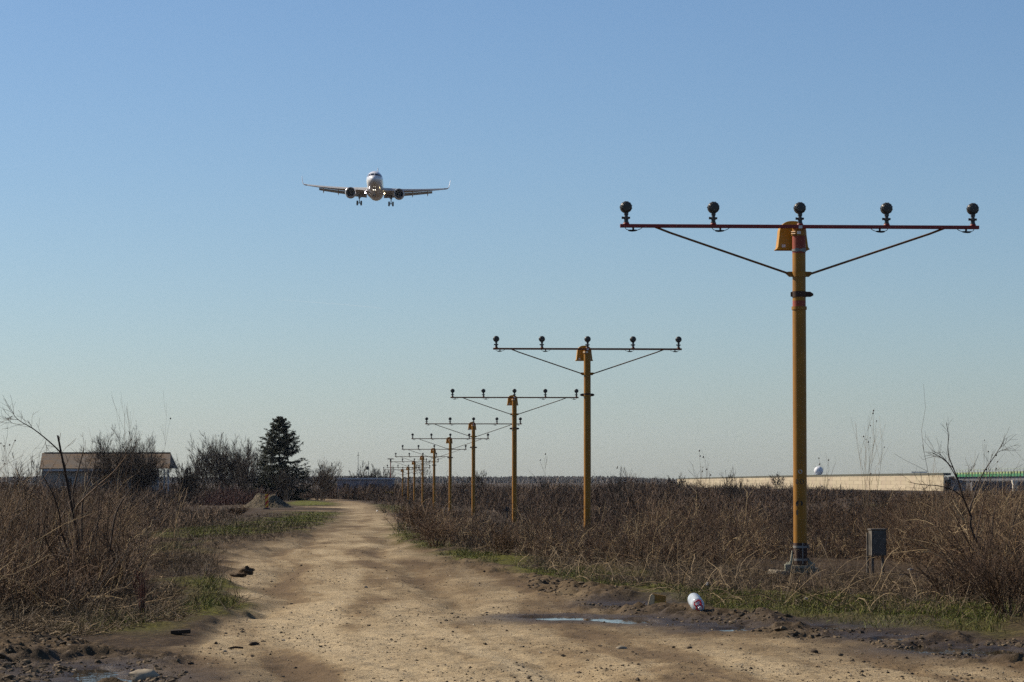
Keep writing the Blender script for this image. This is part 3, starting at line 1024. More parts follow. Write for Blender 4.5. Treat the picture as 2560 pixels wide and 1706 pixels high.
# ------------------------------------------------------------------ airliner on final approach
def airliner():
    m, nt, b = mat('white_gloss_paint', .22, 0, .5)
    b.inputs['Coat Weight'].default_value = .3
    n = noise(nt, 1.2, 4)
    nt.links.new(ramp(nt, n.outputs['Fac'], [(.3, (.62, .63, .65)), (.7, (.72, .73, .74))]), b.inputs['Base Color'])
    W = m
    GREYW = simple('wing_grey', (.42, .42, .41), .4, 0, .12, 1.0)
    DK = simple('cockpit_glass', (.012, .014, .018), .12, 0, .1, 3)
    TY = simple('tyre_rubber', (.012, .012, .012), .7, 0, .2, 5)
    GR = simple('gear_steel', (.16, .16, .165), .45, .3, .2, 5)
    FAN = simple('fan_titanium', (.010, .011, .013), .5, .2, .2, 5)
    LIP = simple('inlet_lip', (.55, .55, .56), .3, .7, .1, 3)
    NAC = simple('nacelle_paint', (.50, .50, .50), .35, 0, .1, 2)
    dist = 688.0
    p = P(939, 471, dist)
    a = thing('airliner', 'white twin-engine airliner with wheels down and landing lights on, coming in to land', 'airplane', p)
    a.rotation_euler = (math.radians(-3.2), math.radians(1.5), math.radians(1.6))

    ST = [(0.0, -.62, .02, .02), (.10, -.60, .30, .28), (.35, -.57, .62, .58), (.8, -.50, .95, .90), (1.5, -.38, 1.28, 1.26), (2.3, -.24, 1.55, 1.56),
          (3.3, -.11, 1.77, 1.82), (4.6, -.03, 1.91, 2.0), (6.2, 0, 1.975, 2.07), (12, 0, 1.975, 2.07), (18, 0, 1.975, 2.07), (24, .02, 1.97, 2.06),
          (27, .18, 1.83, 1.89), (30, .47, 1.55, 1.58), (33, .80, 1.10, 1.15), (35.6, 1.05, .65, .72), (37.3, 1.2, .25, .3), (37.6, 1.22, .08, .1)]
    sy = np.array([s[0] for s in ST])
    fine = np.concatenate([np.linspace(0, 6.2, 40), np.linspace(7, 37.6, 50)])

    def sec(y):
        return [np.interp(y, sy, [s[i] for s in ST]) for i in (1, 2, 3)]

    def fz(y, th, off=0.0):
        zc, rw, rh = sec(y)
        return ((rw + off) * math.sin(th), y - 18, zc + (rh + off) * math.cos(th))

    n = 48
    fu = MB()
    fu.loft([[fz(y, 2 * math.pi * j / n) for j in range(n)] for y in fine])
    fus = fu.build('fuselage', W, a, 60)

    def patch(name, ylo, yhi, t0, t1, material, yfun=None):
        g = MB(); nu, nv = 8, 6
        rows = []
        for i in range(nv + 1):
            row = []
            for j in range(nu + 1):
                th = t0 + (t1 - t0) * j / nu
                lo = ylo(th) if callable(ylo) else ylo
                hi = yhi(th) if callable(yhi) else yhi
                row.append(fz(lo + (hi - lo) * i / nv, th, .02))
            rows.append(row)
        g.loft(rows, closed=False, caps=(False, False))
        return g.build(name, material, fus, 60)
    R_ = math.radians
    # windscreen panes: the heights follow the nose so that they read level from the front
    def ylev(z):
        def f(th):
            for yy in np.linspace(.3, 5, 200):
                if fz(yy, th)[2] >= z: return yy
            return 5.0
        return f
    for s in (-1, 1):
        patch('windscreen', ylev(.30), ylev(.92), s * R_(3), s * R_(42), DK)
        patch('windscreen', ylev(.26), ylev(.84), s * R_(45), s * R_(60), DK)
        patch('windscreen', ylev(.26), ylev(.62), s * R_(63), s * R_(72), DK)
    # belly fairing
    bf = MB()
    rings = []
    for y in np.linspace(10.5, 22.5, 20):
        k = math.sin(math.pi * (y - 10.5) / 12) ** .5 if 10.5 < y < 22.5 else .02
        k = max(k, .05)
        rings.append([(2.05 * k * math.cos(2 * math.pi * j / 32), y - 18, -1.35 + (1.25 * k) * math.sin(2 * math.pi * j / 32)) for j in range(32)])
    bf.loft(rings)
    bf.build('belly_fairing', W, a, 60)

    def foil(c, t):
        pts = []
        for u in (1, .8, .55, .3, .12, .03, 0):
            pts.append((u, t * 2.6 * (u ** .5) * (1 - u) ** .9 * .75 + .0))
        low = [(u, -z * .6) for u, z in reversed(pts[:-1])][0:]
        low = [(u, -(t * 2.6 * (u ** .5) * (1 - u) ** .9 * .75) * .55) for u in (.03, .12, .3, .55, .8)]
        return [(u * c, z * c) for u, z in pts + low]

    def wz(x):
        return -1.30 + (x - 2) * .088 + .0028 * (x - 2) ** 2

    def le(x):
        return 11.6 + (x - 1.97) * .515

    def te(x):
        return np.interp(x, [0, 1.97, 6.4, 16.9], [18.2, 18.1, 18.5, 20.9])
    for s in (-1, 1):
        w = MB(); rings = []
        for x in (.5, 1.97, 4.2, 6.4, 9, 11.5, 14, 16, 16.9):
            c = te(x) - le(x)
            rings.append([(s * x, le(x) + u - 18, wz(x) + z) for u, z in foil(c, .14 if x < 6 else .115)])
        w.loft(rings)
        wg = w.build('wing', GREYW, a, 40)
        # sharklet
        k = MB(); rings = []
        for x, zz, c, yo in ((16.9, 0, 1.62, 0), (17.25, .10, 1.5, .25), (17.55, .42, 1.35, .55), (17.70, .95, 1.1, 1.0), (17.80, 1.6, .85, 1.45), (17.88, 2.35, .55, 2.0)):
            tilt = min(1, zz / .6)
            rg = []
            for u, z in foil(c, .15):
                rg.append((s * (x - z * tilt), le(16.9) + yo + u - 18, wz(16.9) + zz + z * (1 - tilt)))
            rings.append(rg)
        k.loft(rings)
        k.build('sharklet', W, wg, 40)
        # flaps, drooped
        for x0, x1, cf in ((2.05, 6.25, 1.5), (6.5, 13.6, 1.15)):
            f = MB(); rings = []
            for x in np.linspace(x0, x1, 4):
                c = cf * (1 if x < 6.4 else 1 - .035 * (x - 6.5))
                dr = R_(32)
                rg = []
                for u, z in foil(c, .13):
                    yy = u * math.cos(dr) + z * math.sin(dr); zz = -u * math.sin(dr) + z * math.cos(dr)
                    rg.append((s * x, te(x) - .35 + yy - 18, wz(x) - .12 + zz))
                rings.append(rg)
            f.loft(rings)
            f.build('flap', GREYW, wg, 40)
        for x0, x1 in ((2.3, 5.0), (6.6, 16.4)):
            f = MB(); rings = []
            for x in np.linspace(x0, x1, 5):
                rg = []
                for u, z in foil(.62 if x < 6 else .48, .2):
                    dr = R_(24)
                    yy = u * math.cos(dr) + z * math.sin(dr); zz = u * math.sin(dr) + z * math.cos(dr)
                    rg.append((s * x, le(x) - .30 + yy - 18, wz(x) - .22 + zz))
                rings.append(rg)
            f.loft(rings)
            f.build('slat', NAC, wg, 40)
        for x in (3.9, 8.9, 12.5):
            f = MB(); rings = []
            for t in np.linspace(0, 1, 9):
                r = .21 * math.sin(math.pi * min(.97, max(.04, t))) ** .6
                yy = te(x) - 2.0 + t * 3.1
                zc = wz(x) - .30 - max(0, t - .45) * 1.35
                rings.append([(s * x + r * .8 * math.cos(2 * math.pi * j / 10), yy - 18, zc + r * 1.3 * math.sin(2 * math.pi * j / 10)) for j in range(10)])
            f.loft(rings)
            f.build('flap_track_fairing', NAC, wg, 50)
        # engine
        ex, ez, ey = s * 5.75, -2.30, 10.2
        e = MB()
        e.lathe([(.9, .98), (.5, .99), (.18, 1.02), (.04, 1.07), (0, 1.12), (.05, 1.18), (.3, 1.245), (1.0, 1.30), (2.0, 1.27), (3.0, 1.12), (3.6, .98), (3.6, .9), (2.6, .85)], (ex, ey - 18, ez), 'Y', 40, (False, True))
        en = e.build('engine_nacelle', NAC, a, 50)
        lp = MB().lathe([(.14, 1.018), (.03, 1.062), (-.012, 1.12), (.045, 1.19), (.16, 1.222)], (ex, ey - 18, ez), 'Y', 40, (False, False)).build('inlet_lip', LIP, en, 60)
        fn = MB()
        fn.lathe([(.86, .99), (.87, .28)], (ex, ey - 18, ez), 'Y', 36, (False, False))
        for q in range(18):
            an = 2 * math.pi * q / 18
            fn.box((ex + math.cos(an) * .63, ey - 18 + .80, ez + math.sin(an) * .63), (.72, .05, .12), Matrix.Rotation(-an, 3, 'Y') @ Matrix.Rotation(.6, 3, 'X'))
        fn.build('fan', FAN, en, 40)
        sp = MB().lathe([(.40, .01), (.46, .10), (.62, .21), (.84, .29)], (ex, ey - 18, ez), 'Y', 20, (True, False)).build('spinner', FAN, en, 60)
        sw = MB().box((ex + .07, ey - 18 + .455, ez + .04), (.11, .03, .035), Matrix.Rotation(.5, 3, 'Y')).build('spinner_mark', LIP, en)
        py = MB().loft([[(ex - .18, yy - 18, z0), (ex + .18, yy - 18, z0), (ex + .16, yy - 18, z1), (ex - .16, yy - 18, z1)] for yy, z0, z1 in
                        ((11.2, -1.2, -1.04), (12.2, -1.2, -.88), (14.0, -1.3, -.85), (16.5, -1.2, -1.0))]).build('pylon', NAC, en, 40)
        # main gear
        gx, gy, gz = s * 3.8, 17.7, -3.75
        g = MB()
        g.tube([(gx, gy - 18, -1.3), (gx, gy - 18, -2.7)], .16, 12); g.tube([(gx, gy - 18, -2.7), (gx, gy - 18, gz)], .10, 12)
        g.tube([(gx - s * 1.2, gy - 18, -1.7), (gx, gy - 18, -2.6)], .085, 8)
        g.tube([(gx - .5, gy - 18, gz), (gx + .5, gy - 18, gz)], .10, 8)
        g.box((gx + s * .22, gy - 18 + .05, -2.0), (.06, .7, 1.2))
        g.tube([(gx, gy - 18 + .12, -2.5), (gx, gy - 18 + .45, -3.1), (gx, gy - 18 + .12, gz)], .05, 6)
        gear = g.build('main_gear', GR, a, 40)
        for q in (-1, 1):
            wx = gx + q * .463
            MB().lathe([(-.21, .30), (-.205, .47), (-.15, .56), (-.07, .585), (.07, .585), (.15, .56), (.205, .47), (.21, .30)], (wx, gy - 18, gz), 'X', 28).build('wheel', TY, gear, 40)
        # landing light under the wing root
        lx = s * 2.32 if s < 0 else 2.25
        l = MB(); l.tube([(lx, 12.9 - 18, -1.35), (lx, 12.7 - 18, -1.95)], .08, 8)
        l.lathe([(0, .17), (.12, .15), (.16, .05)], (lx, 12.55 - 18, -2.05), 'Y', 20)
        ll = l.build('landing_light', GR, a, 40)
        le_ = MB().lathe([(-.012, .13), (-.02, .08), (-.022, .002)], (lx, 12.55 - 18, -2.05), 'Y', 20, (False, False))
        le_.build('lamp_glow', LAMPW if s < 0 else LAMPY, ll, 60)
        # tailplane
        t = MB(); rings = []
        for x, y0, c, z in ((.3, 31.2, 3.6, .95), (1.0, 31.5, 3.2, 1.0), (6.2, 35.0, 1.3, 1.55)):
            rings.append([(s * x, y0 + u - 18, z + zz) for u, zz in foil(c, .1)])
        t.loft(rings)
        t.build('tailplane', GREYW, a, 40)
    # nose gear
    g = MB(); ny, nz = 5.07, -3.75
    g.tube([(0, ny - 18, -1.9), (0, ny - 18, nz)], .085, 12)
    g.tube([(-.3, ny - 18, nz), (.3, ny - 18, nz)], .06, 8)
    g.tube([(0, ny - 18 + .06, -2.9), (0, ny - 18 - .9, -2.0)], .05, 8)
    for q in (-1, 1):
        g.box((q * .36, ny - 18 - .6, -2.2), (.03, 1.3, .45), Matrix.Rotation(q * .25, 3, 'Y'))
    ng = g.build('nose_gear', GR, a, 40)
    for q in (-1, 1):
        MB().lathe([(-.11, .16), (-.105, .30), (-.06, .37), (.06, .37), (.105, .30), (.11, .16)], (q * .25, ny - 18, nz), 'X', 24).build('wheel', TY, ng, 40)
        tl = MB().lathe([(-.02, .14), (.10, .12), (.14, .04)], (q * .22, ny - 18 - .15, -2.45), 'Y', 16).build('taxi_light', GR, ng, 40)
        MB().lathe([(-.03, .09), (-.036, .06), (-.038, .002)], (q * .22, ny - 18 - .15, -2.45), 'Y', 16, (False, False)).build('lamp_glow', LAMPT, tl, 60)
    # fin
    f = MB(); rings = []
    for z, y0, c in ((1.2, 29.3, 6.2), (2.2, 30.2, 5.5), (5.0, 32.6, 3.8), (7.75, 35.0, 2.1)):
        rings.append([(zz, y0 + u - 18, z) for u, zz in foil(c, .085)])
    f.loft(rings)
    f.build('tail_fin', W, a, 40)
    # antennae
    MB().box((0, 9 - 18, 2.2), (.05, .4, .35)).build('antenna', W, fus)
    return a


def lamp(name, col, s):
    m = bpy.data.materials.new(name); m.use_nodes = True
    b = m.node_tree.nodes['Principled BSDF']
    b.inputs['Emission Color'].default_value = (*col, 1)
    b.inputs['Emission Strength'].default_value = s
    return m


LAMPW = lamp('landing_lamp_white', (1, .93, .97), 60)
LAMPY = lamp('landing_lamp_warm', (1, .78, .42), 14)
LAMPT = lamp('taxi_lamp', (1, .9, .72), 4)
airliner()


# ------------------------------------------------------------------ far structures
def house():
    d = 330
    x0, x1 = D(97, 1041, d)[0], D(399, 1041, d)[0]
    zr, ze = D(0, 1041, d)[2], D(0, 1077, d)[2]
    cx = (x0 + x1) / 2; L = x1 - x0
    gz = H(cx, d) - .3
    h = thing('farmhouse', 'low farmhouse with a long brown tiled roof behind the bare bush', 'house', (cx, d, gz))
    zr -= gz; ze -= gz
    m, nt, b = mat('old_roof_tiles', .85)
    co = N(nt, 'ShaderNodeTexCoord').outputs['Object']
    br = N(nt, 'ShaderNodeTexBrick')
    br.inputs['Scale'].default_value = 1.0
    br.inputs['Brick Width'].default_value = .30
    br.inputs['Row Height'].default_value = .22
    br.inputs['Mortar Size'].default_value = .022
    br.inputs['Color1'].default_value = (.125, .075, .036, 1)
    br.inputs['Color2'].default_value = (.085, .068, .052, 1)
    br.inputs['Mortar'].default_value = (.05, .04, .035, 1)
    mp = N(nt, 'ShaderNodeMapping'); mp.inputs['Rotation'].default_value = (math.radians(90), 0, 0)
    nt.links.new(co, mp.inputs[0]); nt.links.new(mp.outputs[0], br.inputs['Vector'])
    wv = noise(nt, .55, 3, .5, co, (.6, 1, 2.6))
    moss = ramp(nt, wv.outputs['Fac'], [(.40, (.135, .078, .030)), (.52, (.085, .074, .062)), (.62, (.125, .075, .033))])
    nt.links.new(mix(nt, .65, br.outputs['Color'], moss), b.inputs['Base Color'])
    bump(nt, b, br.outputs['Fac'], -.4, .03)
    roofm = m
    wallm = simple('grey_plaster', (.30, .27, .235), .9, 0, .25, 1.5)
    trim = simple('white_fascia', (.40, .39, .38), .6, 0, .15, 2)
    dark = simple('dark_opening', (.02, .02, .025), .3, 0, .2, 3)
    dep = 4.0
    r = MB()
    r.loft([[(-L / 2 + .35, -dep, ze), (-L / 2, 0, zr), (-L / 2 + .35, dep, ze)], [(L / 2 + .05, -dep, ze), (L / 2 - .35, 0, zr), (L / 2 + .05, dep, ze)]])
    r.box((-.05, 0, zr + .02), (L - .6, .25, .10))
    r.build('roof', roofm, h, 20)
    w = MB()
    w.box((-.8, .2, (ze - .1) / 2), (L - 2.6, 2 * dep - 1.4, ze - .1))
    wl = w.build('wall', wallm, h)
    f = MB(); f.box((-1.2, -dep + .05, ze - .20), (L - 4.0, .06, .22)); f.build('fascia', trim, h)
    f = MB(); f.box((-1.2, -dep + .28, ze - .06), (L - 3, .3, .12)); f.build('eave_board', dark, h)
    for wx in (-3.9, -1.0):
        q = MB(); q.box((wx, -3.12, 2.2), (.75, .10, 1.1)); wn = q.build('window', trim, h)
        MB().box((wx, -3.19, 2.2), (.58, .05, .93)).build('pane', dark, wn)
    q = MB(); q.box((4.6, -3.12, 1.6), (.9, .08, 2.2)); q.build('door', dark, h)
    for px in (4.9, 5.6, 6.2, 6.9, 7.35):
        q = MB(); q.box((px, -3.7, (ze - .1) / 2), (.16, .16, ze - .1)); q.build('porch_post', trim, h)
    q = MB(); q.box((6.2, -3.7, 1.1), (2.6, .06, .5)); q.build('porch_rail', trim, h)


house()


def wall_and_bridge():
    pale = simple('x', (.5, .45, .35))
    m, nt, b = mat('pale_concrete_blocks', .9, 0, .2)
    co = N(nt, 'ShaderNodeTexCoord').outputs['Object']
    br = N(nt, 'ShaderNodeTexBrick')
    br.inputs['Scale'].default_value = 1.0
    br.inputs['Brick Width'].default_value = 1.1
    br.inputs['Row Height'].default_value = .9
    br.inputs['Mortar Size'].default_value = .03
    br.inputs['Color1'].default_value = (.42, .365, .255, 1)
    br.inputs['Color2'].default_value = (.36, .31, .215, 1)
    br.inputs['Mortar'].default_value = (.20, .17, .12, 1)
    mp = N(nt, 'ShaderNodeMapping'); mp.inputs['Rotation'].default_value = (math.radians(90), 0, 0)
    nt.links.new(co, mp.inputs[0]); nt.links.new(mp.outputs[0], br.inputs['Vector'])
    n1 = noise(nt, .25, 5, .6, co, (1, 1, .3))
    nt.links.new(mix(nt, ramp(nt, n1.outputs['Fac'], [(.45, (0, 0, 0)), (.7, (.45, .45, .45))]), br.outputs['Color'], (.36, .28, .22)), b.inputs['Base Color'])
    grey = simple('bridge_concrete', (.20, .20, .21), .85, 0, .2, .5)
    parm = simple('ramp_verge', (.045, .045, .028), .95, 0, .4, 1.2)
    dR, dL = 640.0, 980.0
    a = D(2168, 1092, dR); e = D(1556, 1102.5, dL)
    gz = profile(dR) - .5
    # the ramp wall faces the camera and recedes to the left
    t = thing('ramp_wall', 'long pale concrete block wall of the road ramp beyond the field', 'retaining wall', (a[0], a[1], gz))
    n = 24; w = MB(); p = MB()
    top = []; ptop = []
    for i in range(n + 1):
        u = i / n
        x = (e[0] - a[0]) * u; y = (e[1] - a[1]) * u
        dd = a[1] + y
        px = 2168 + (1556 - 2168) * u
        zt = D(2168, np.interp(u, [0, .3, .6, .85, 1], [1092.5, 1095.3, 1098.2, 1100.6, 1102.2]), dd)[2] - gz
        zp = D(2168, np.interp(u, [0, .3, .6, .85, 1], [1087.0, 1090.6, 1094.4, 1097.6, 1099.8]), dd)[2] - gz
        top.append((x, y, zt)); ptop.append((x, y, zp))
    w.loft([[(x, y, -1.5), (x, y, z), (x + .3, y + .8, z), (x + .3, y + .8, -1.5)] for x, y, z in top])
    w.build('block_wall', m, t, 20)
    p.loft([[(x, y - .25, z0), (x, y - .25, z0 + .1), (x, y + .6, z1), (x + 3, y + 9, z1), (x + 3, y + 9, z0)] for (x, y, z0), (_, _, z1) in zip(top, ptop)])
    p.build('verge', parm, t, 20)
    # white roadside panel on the ramp
    c = D(2298 * K, 1085.5, 660)
    s = MB().box((0, 0, 0), (3.6, .15, .26)).build('roadside_panel', M['white'])
    # bridge
    q0 = D(2187, 1100, 650)
    bx1 = D(2420, 1100, 620)[0]
    b_ = thing('road_bridge', 'grey concrete road bridge on a pale pier with green noise screens on top', 'bridge', (q0[0], 645, profile(645) - .5))
    gz2 = profile(645) - .5
    zz = lambda Y, d=645: D(2300, Y, d)[2] - gz2
    Lb = 30.0
    def sheet(y0, z0, z1, z0e, z1e, th):
        g = MB()
        g.loft([[(0, y0, z0), (0, y0, z1), (0, y0 + th, z1), (0, y0 + th, z0)], [(Lb, y0 - Lb * 1.2, z0e), (Lb, y0 - Lb * 1.2, z1e), (Lb, y0 - Lb * 1.2 + th, z1e), (Lb, y0 - Lb * 1.2 + th, z0e)]])
        return g
    hb = lambda Y: zz(Y)
    grow_ = .10
    sheet(0, hb(1105), hb(1096.0), hb(1105) + .1, hb(1096) + .35, 9).build('deck', grey, b_)
    gm = simple('green_screen', (.07, .34, .14), .6, 0, .15, .6)
    lm = simple('pale_green_screen', (.42, .52, .22), .6, 0, .15, .6)
    gs = thing('noise_screen', 'green and pale green noise screen with a row of posts on the bridge', 'noise screen', (q0[0], 645, gz2))
    sheet(-.35, hb(1096.2), hb(1090.6), hb(1096.2) + .35, hb(1090.6) + .55, .2).build('green_panel', gm, gs)
    sheet(-.30, hb(1090.6), hb(1086.6), hb(1090.6) + .55, hb(1086.6) + .75, .12).build('pale_panel', lm, gs)
    postm = simple('post_grey', (.30, .31, .28), .6, 0, .1, 1)
    npost = 54
    for i in range(npost):
        u = (i + .5) / npost
        x = Lb * u
        z0 = hb(1096) + .35 * u; z1 = hb(1081.0) + .95 * u
        g = MB(); g.box((x, -.36 - x * 1.2, (z0 + z1) / 2), (.09, .09, z1 - z0))
        g.build('screen_post', postm, gs)
    # thin top rail
    sheet(-.33, hb(1081.2), hb(1080.8), hb(1081.2) + .95, hb(1080.8) + .95, .08).build('top_rail', lm, gs)
    ab = MB(); ab.box((.5, 3.0, hb(1108) / 2 - .6), (3.4, 9, hb(1096) + 1.0)); ab.build('abutment', grey, b_)
    pc = simple('pale_pier_concrete', (.62, .57, .47), .85, 0, .2, 1)
    pxx = D(2333, 1110, 612)[0] - q0[0]
    pr = MB(); pr.prism([(pxx - .45, -2), (pxx - .45, hb(1113)), (pxx - .62, hb(1107)), (pxx - .62, hb(1104)), (pxx + .62, hb(1104)), (pxx + .62, hb(1107)), (pxx + .45, hb(1113)), (pxx + .45, -2)], -33, -31.8)
    pr.build('pier', pc, b_)
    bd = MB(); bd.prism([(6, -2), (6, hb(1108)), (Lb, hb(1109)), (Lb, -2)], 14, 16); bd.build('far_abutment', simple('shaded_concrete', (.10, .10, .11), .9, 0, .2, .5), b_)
    return s, c


s, c = wall_and_bridge()
s.location = c
tag(s, 'white panel lying along the top of the ramp, just before the bridge', 'panel')

# radome
rd = 1250.0
c = D(1881, 1082.3, rd)
t = thing('radome', 'white ball-shaped radar dome just above the pale ramp wall', 'radar dome', (c[0], c[1], profile(rd) - .5))
rz = c[2] - (profile(rd) - .5)
R0 = 10.4 / K / FPX * rd
bm_ = MB(); bm_.lathe([(R0 * -math.cos(a), max(.001, R0 * math.sin(a))) for a in np.linspace(.02, math.pi - .02, 24)], (0, 0, rz), 'Z', 32)
rw = simple('radome_white', (.70, .72, .74), .6, 0, .06, .3)
ball = bm_.build('dome', rw, t, 80)
sm = MB()
for k in range(6):
    a = math.pi * k / 6
    sm.tube([(R0 * 1.004 * math.sin(b) * math.cos(a), R0 * 1.004 * math.sin(b) * math.sin(a), rz + R0 * 1.004 * math.cos(b)) for b in np.linspace(0, 2 * math.pi, 33)], .022, 4, False)
sm.build('seam', simple('seam_grey', (.40, .43, .47), .7), ball)
MB().box((0, 0, (rz - R0 * .85) / 2), (4.5, 4.5, rz - R0 * .85)).build('plinth', simple('plinth_grey', (.25, .27, .30), .8), t)

# low flat building behind the far brush
d = 340
xa, xb = D(772, 1100, d)[0], D(905, 1100, d)[0]
gz = profile(d) - .3
t = thing('flat_roofed_building', 'low flat-roofed grey building half hidden by the brush beyond the spruce', 'building', ((xa + xb) / 2, d, gz))
zt = D(800, 1098.5, d)[2] - gz
MB().box((0, 2, (zt - .2) / 2), (xb - xa - .3, 4, zt - .2)).build('wall', simple('mauve_plaster', (.26, .24, .26), .9, 0, .25, 1), t)
MB().box((0, 2, zt - .09), (xb - xa, 4.6, .18)).build('roof', simple('slab_grey', (.42, .42, .43), .8, 0, .2, 1), t)
for k in (-2.2, .8):
    w = MB().box((k, -.02, zt - 1.0), (.7, .08, .6)).build('window', M['dark'], t)
# antenna poles
for px, yt, lab in ((823, 1039, 'thin antenna pole behind the dark round bush, the taller of two'), (846.5, 1060, 'short antenna pole carrying a small dark box')):
    c = D(px, yt, 350); g0 = profile(350) - .2
    t = thing('antenna_pole', lab, 'antenna', (c[0], 350, g0))
    MB().tube([(0, 0, 0), (0, 0, c[2] - g0)], [.05, .025], 8).build('pole', M['steel'], t)
    if px > 840:
        MB().box((-.1, 0, c[2] - g0 - .85), (.34, .25, .4)).build('equipment_box', M['dark'], t)
    else:
        MB().box((0, 0, c[2] - g0 - .4), (.28, .05, .05)).build('aerial', M['dark'], t)
# red topped mast far up the row
c = P(976.6, 1147.7, 350); g0 = profile(350) - .2
t = thing('red_topped_mast', 'thin far mast with a short flat red crosspiece at the top', 'mast', (c[0], 350, g0))
hh = c[2] - g0
MB().tube([(0, 0, 0), (0, 0, hh)], .055, 10).build('pole', M['pink'], t)
MB().prism([(-.44, hh - .02), (-.30, hh + .05), (.30, hh + .05), (.44, hh - .02), (.30, hh - .06), (-.30, hh - .06)], -.06, .06).build('crosspiece', M['red'], t)
MB().box((0, -.02, hh - .22), (.17, .2, .3)).build('lamp_head', M['black'], t)
# yellow barrier
c = P(973, 1231, 300); g0 = H(c[0], 300)
t = thing('yellow_barrier', 'low yellow bar barrier at the far end of the light masts', 'barrier', (c[0], 300, g0))
zz = c[2] - g0
MB().box((0, 0, zz), (.92, .05, .08)).build('rail', M['hoodyellow'], t)
for s_ in (-.35, .35):
    MB().box((s_, 0, zz / 2 - .06), (.05, .05, zz - .04)).build('post', M['yellow'], t)

# ------------------------------------------------------------------ gravel heap, delineator, roadside furniture
mx, my = MOUND
gz = H(mx, my)
g = MB()
nu, nv = 64, 40
vs = []; W_, Dp, Hh = 1.95, 2.6, 1.02
gx, gy = np.meshgrid(np.linspace(-1.25, 1.25, 130), np.linspace(-1.25, 1.25, 90))
rr = np.hypot(gx, gy)
ang = np.arctan2(gy, gx)
prof_ = np.interp(rr + .10 * (fbm(gx * 2 + 5, gy * 2, 3, 71) - .5), [0, .16, .34, .6, .85, 1.0, 1.25], [.97, .96, .86, .50, .17, .0, -.08])
skew = .22
hz = prof_ * Hh + (fbm(gx * 3, gy * 3, 4, 73) - .5) * .62 * np.clip(1.1 - rr, 0, 1) + (fbm(gx * 16, gy * 16, 3, 75) - .5) * .10 * (rr < 1.05)
VX = gx * W_ * 1.0; VY = gy * Dp; VZ = hz
i = np.arange(gx.size).reshape(gx.shape)
F = np.stack([i[:-1, :-1], i[:-1, 1:], i[1:, 1:], i[1:, :-1]], -1).reshape(-1, 4)
m, nt, b = mat('gravel_heap', .95, 0, .2)
vo = N(nt, 'ShaderNodeTexVoronoi'); vo.inputs['Scale'].default_value = 14
nt.links.new(N(nt, 'ShaderNodeTexCoord').outputs['Object'], vo.inputs['Vector'])
nn = noise(nt, 3, 5, .6)
c1 = ramp(nt, vo.outputs['Color'], [(.1, (.022, .017, .011)), (.5, (.070, .053, .033)), (.9, (.17, .135, .085))])
nt.links.new(mix(nt, ramp(nt, nn.outputs['Fac'], [(.45, (0, 0, 0)), (.65, (.5, .5, .5))]), c1, (.05, .045, .022)), b.inputs['Base Color'])
bump(nt, b, vo.outputs['Distance'], .8, .08)
o = mesh_np('gravel_heap', np.stack([VX.ravel(), VY.ravel(), VZ.ravel()], 1), F, m)
o.location = (mx, my, gz - .04)
tag(o, 'heap of grey-brown gravel behind the striped post', 'gravel heap')

# striped delineator in front of the heap
dx, dy = G(613, 1172)
gz = H(dx, dy)
hpx = (1171 - 1135.5) / K / FPX * dy
t = thing('traffic_delineator', 'upright traffic panel with slanting red and yellow stripes on a black foot', 'traffic delineator', (dx, dy, gz), .05)
mr = simple('delineator_red', (.45, .018, .012), .5, 0, .15, 5); my_ = simple('delineator_yellow', (.78, .40, .02), .5, 0, .12, 5)
wv = .085 / .4 * hpx * .5
z0, z1 = hpx * .10, hpx
mb = MB()
nb = 6
edges = np.linspace(z0 - .16, z1 + .16, nb + 1)
for k in range(nb):
    mb.cur = k % 2
    lo = lambda x, e: min(z1, max(z0, e + x * 1.15))
    a, b2 = edges[k], edges[k + 1]
    poly = [(-wv, lo(-wv, a)), (wv, lo(wv, a)), (wv, lo(wv, b2)), (-wv, lo(-wv, b2))]
    if abs(poly[0][1] - poly[3][1]) < 1e-4 and abs(poly[1][1] - poly[2][1]) < 1e-4:
        continue
    mb.prism(poly, -.025, .025)
mb.build('striped_panel', [mr, my_], t)
f = MB(); f.box((0, 0, .05), (.5, .3, .09), None, .8); f.box((0, 0, hpx * .07), (.06, .04, hpx * .1)); f.build('foot', M['dark'], t)

# grey cabinet on legs right of the first mast
c0 = D(2016, 1218, 31.5); xb_ = c0[0]; gz = H(xb_, 31.5)
t = thing('utility_box', 'small weathered grey box on thin legs standing in the dry brush', 'utility box', (xb_, 31.5, gz), .15)
zt = c0[2] - gz
zb = D(2016, 1277, 31.5)[2] - gz
k = MB(); k.box((0, 0, (zt + zb) / 2), (.165, .13, zt - zb)); k.box((0, 0, zt + .006), (.185, .15, .014))
body = k.build('cabinet', M['wood'], t, bevel=.004)
k = MB(); k.box((.0, -.069, (zt + zb) / 2), (.13, .008, (zt - zb) * .86)); k.build('door', M['wood'], t)
for lx in (-.055, .06):
    MB().box((lx, 0, zb / 2 - .05), (.022, .03, zb + .1)).build('leg', M['wood'], t)
MB().box((-.105, .02, zt / 2 - .04), (.02, .02, zt + .02)).build('stake', M['wood'], t)

# small dark marker near the fifth mast
c0 = D(1165, 1167, 118); gz = H(c0[0], 118)
t = thing('marker_post', 'short dark marker post with a square head in the brush by the fourth mast', 'marker post', (c0[0], 118, gz))
MB().box((0, 0, c0[2] - gz - .06), (.14, .10, .18)).build('head', M['dark'], t)
MB().tube([(0, 0, -.1), (0, 0, c0[2] - gz - .1)], .03, 8).build('stem', M['dark'], t)

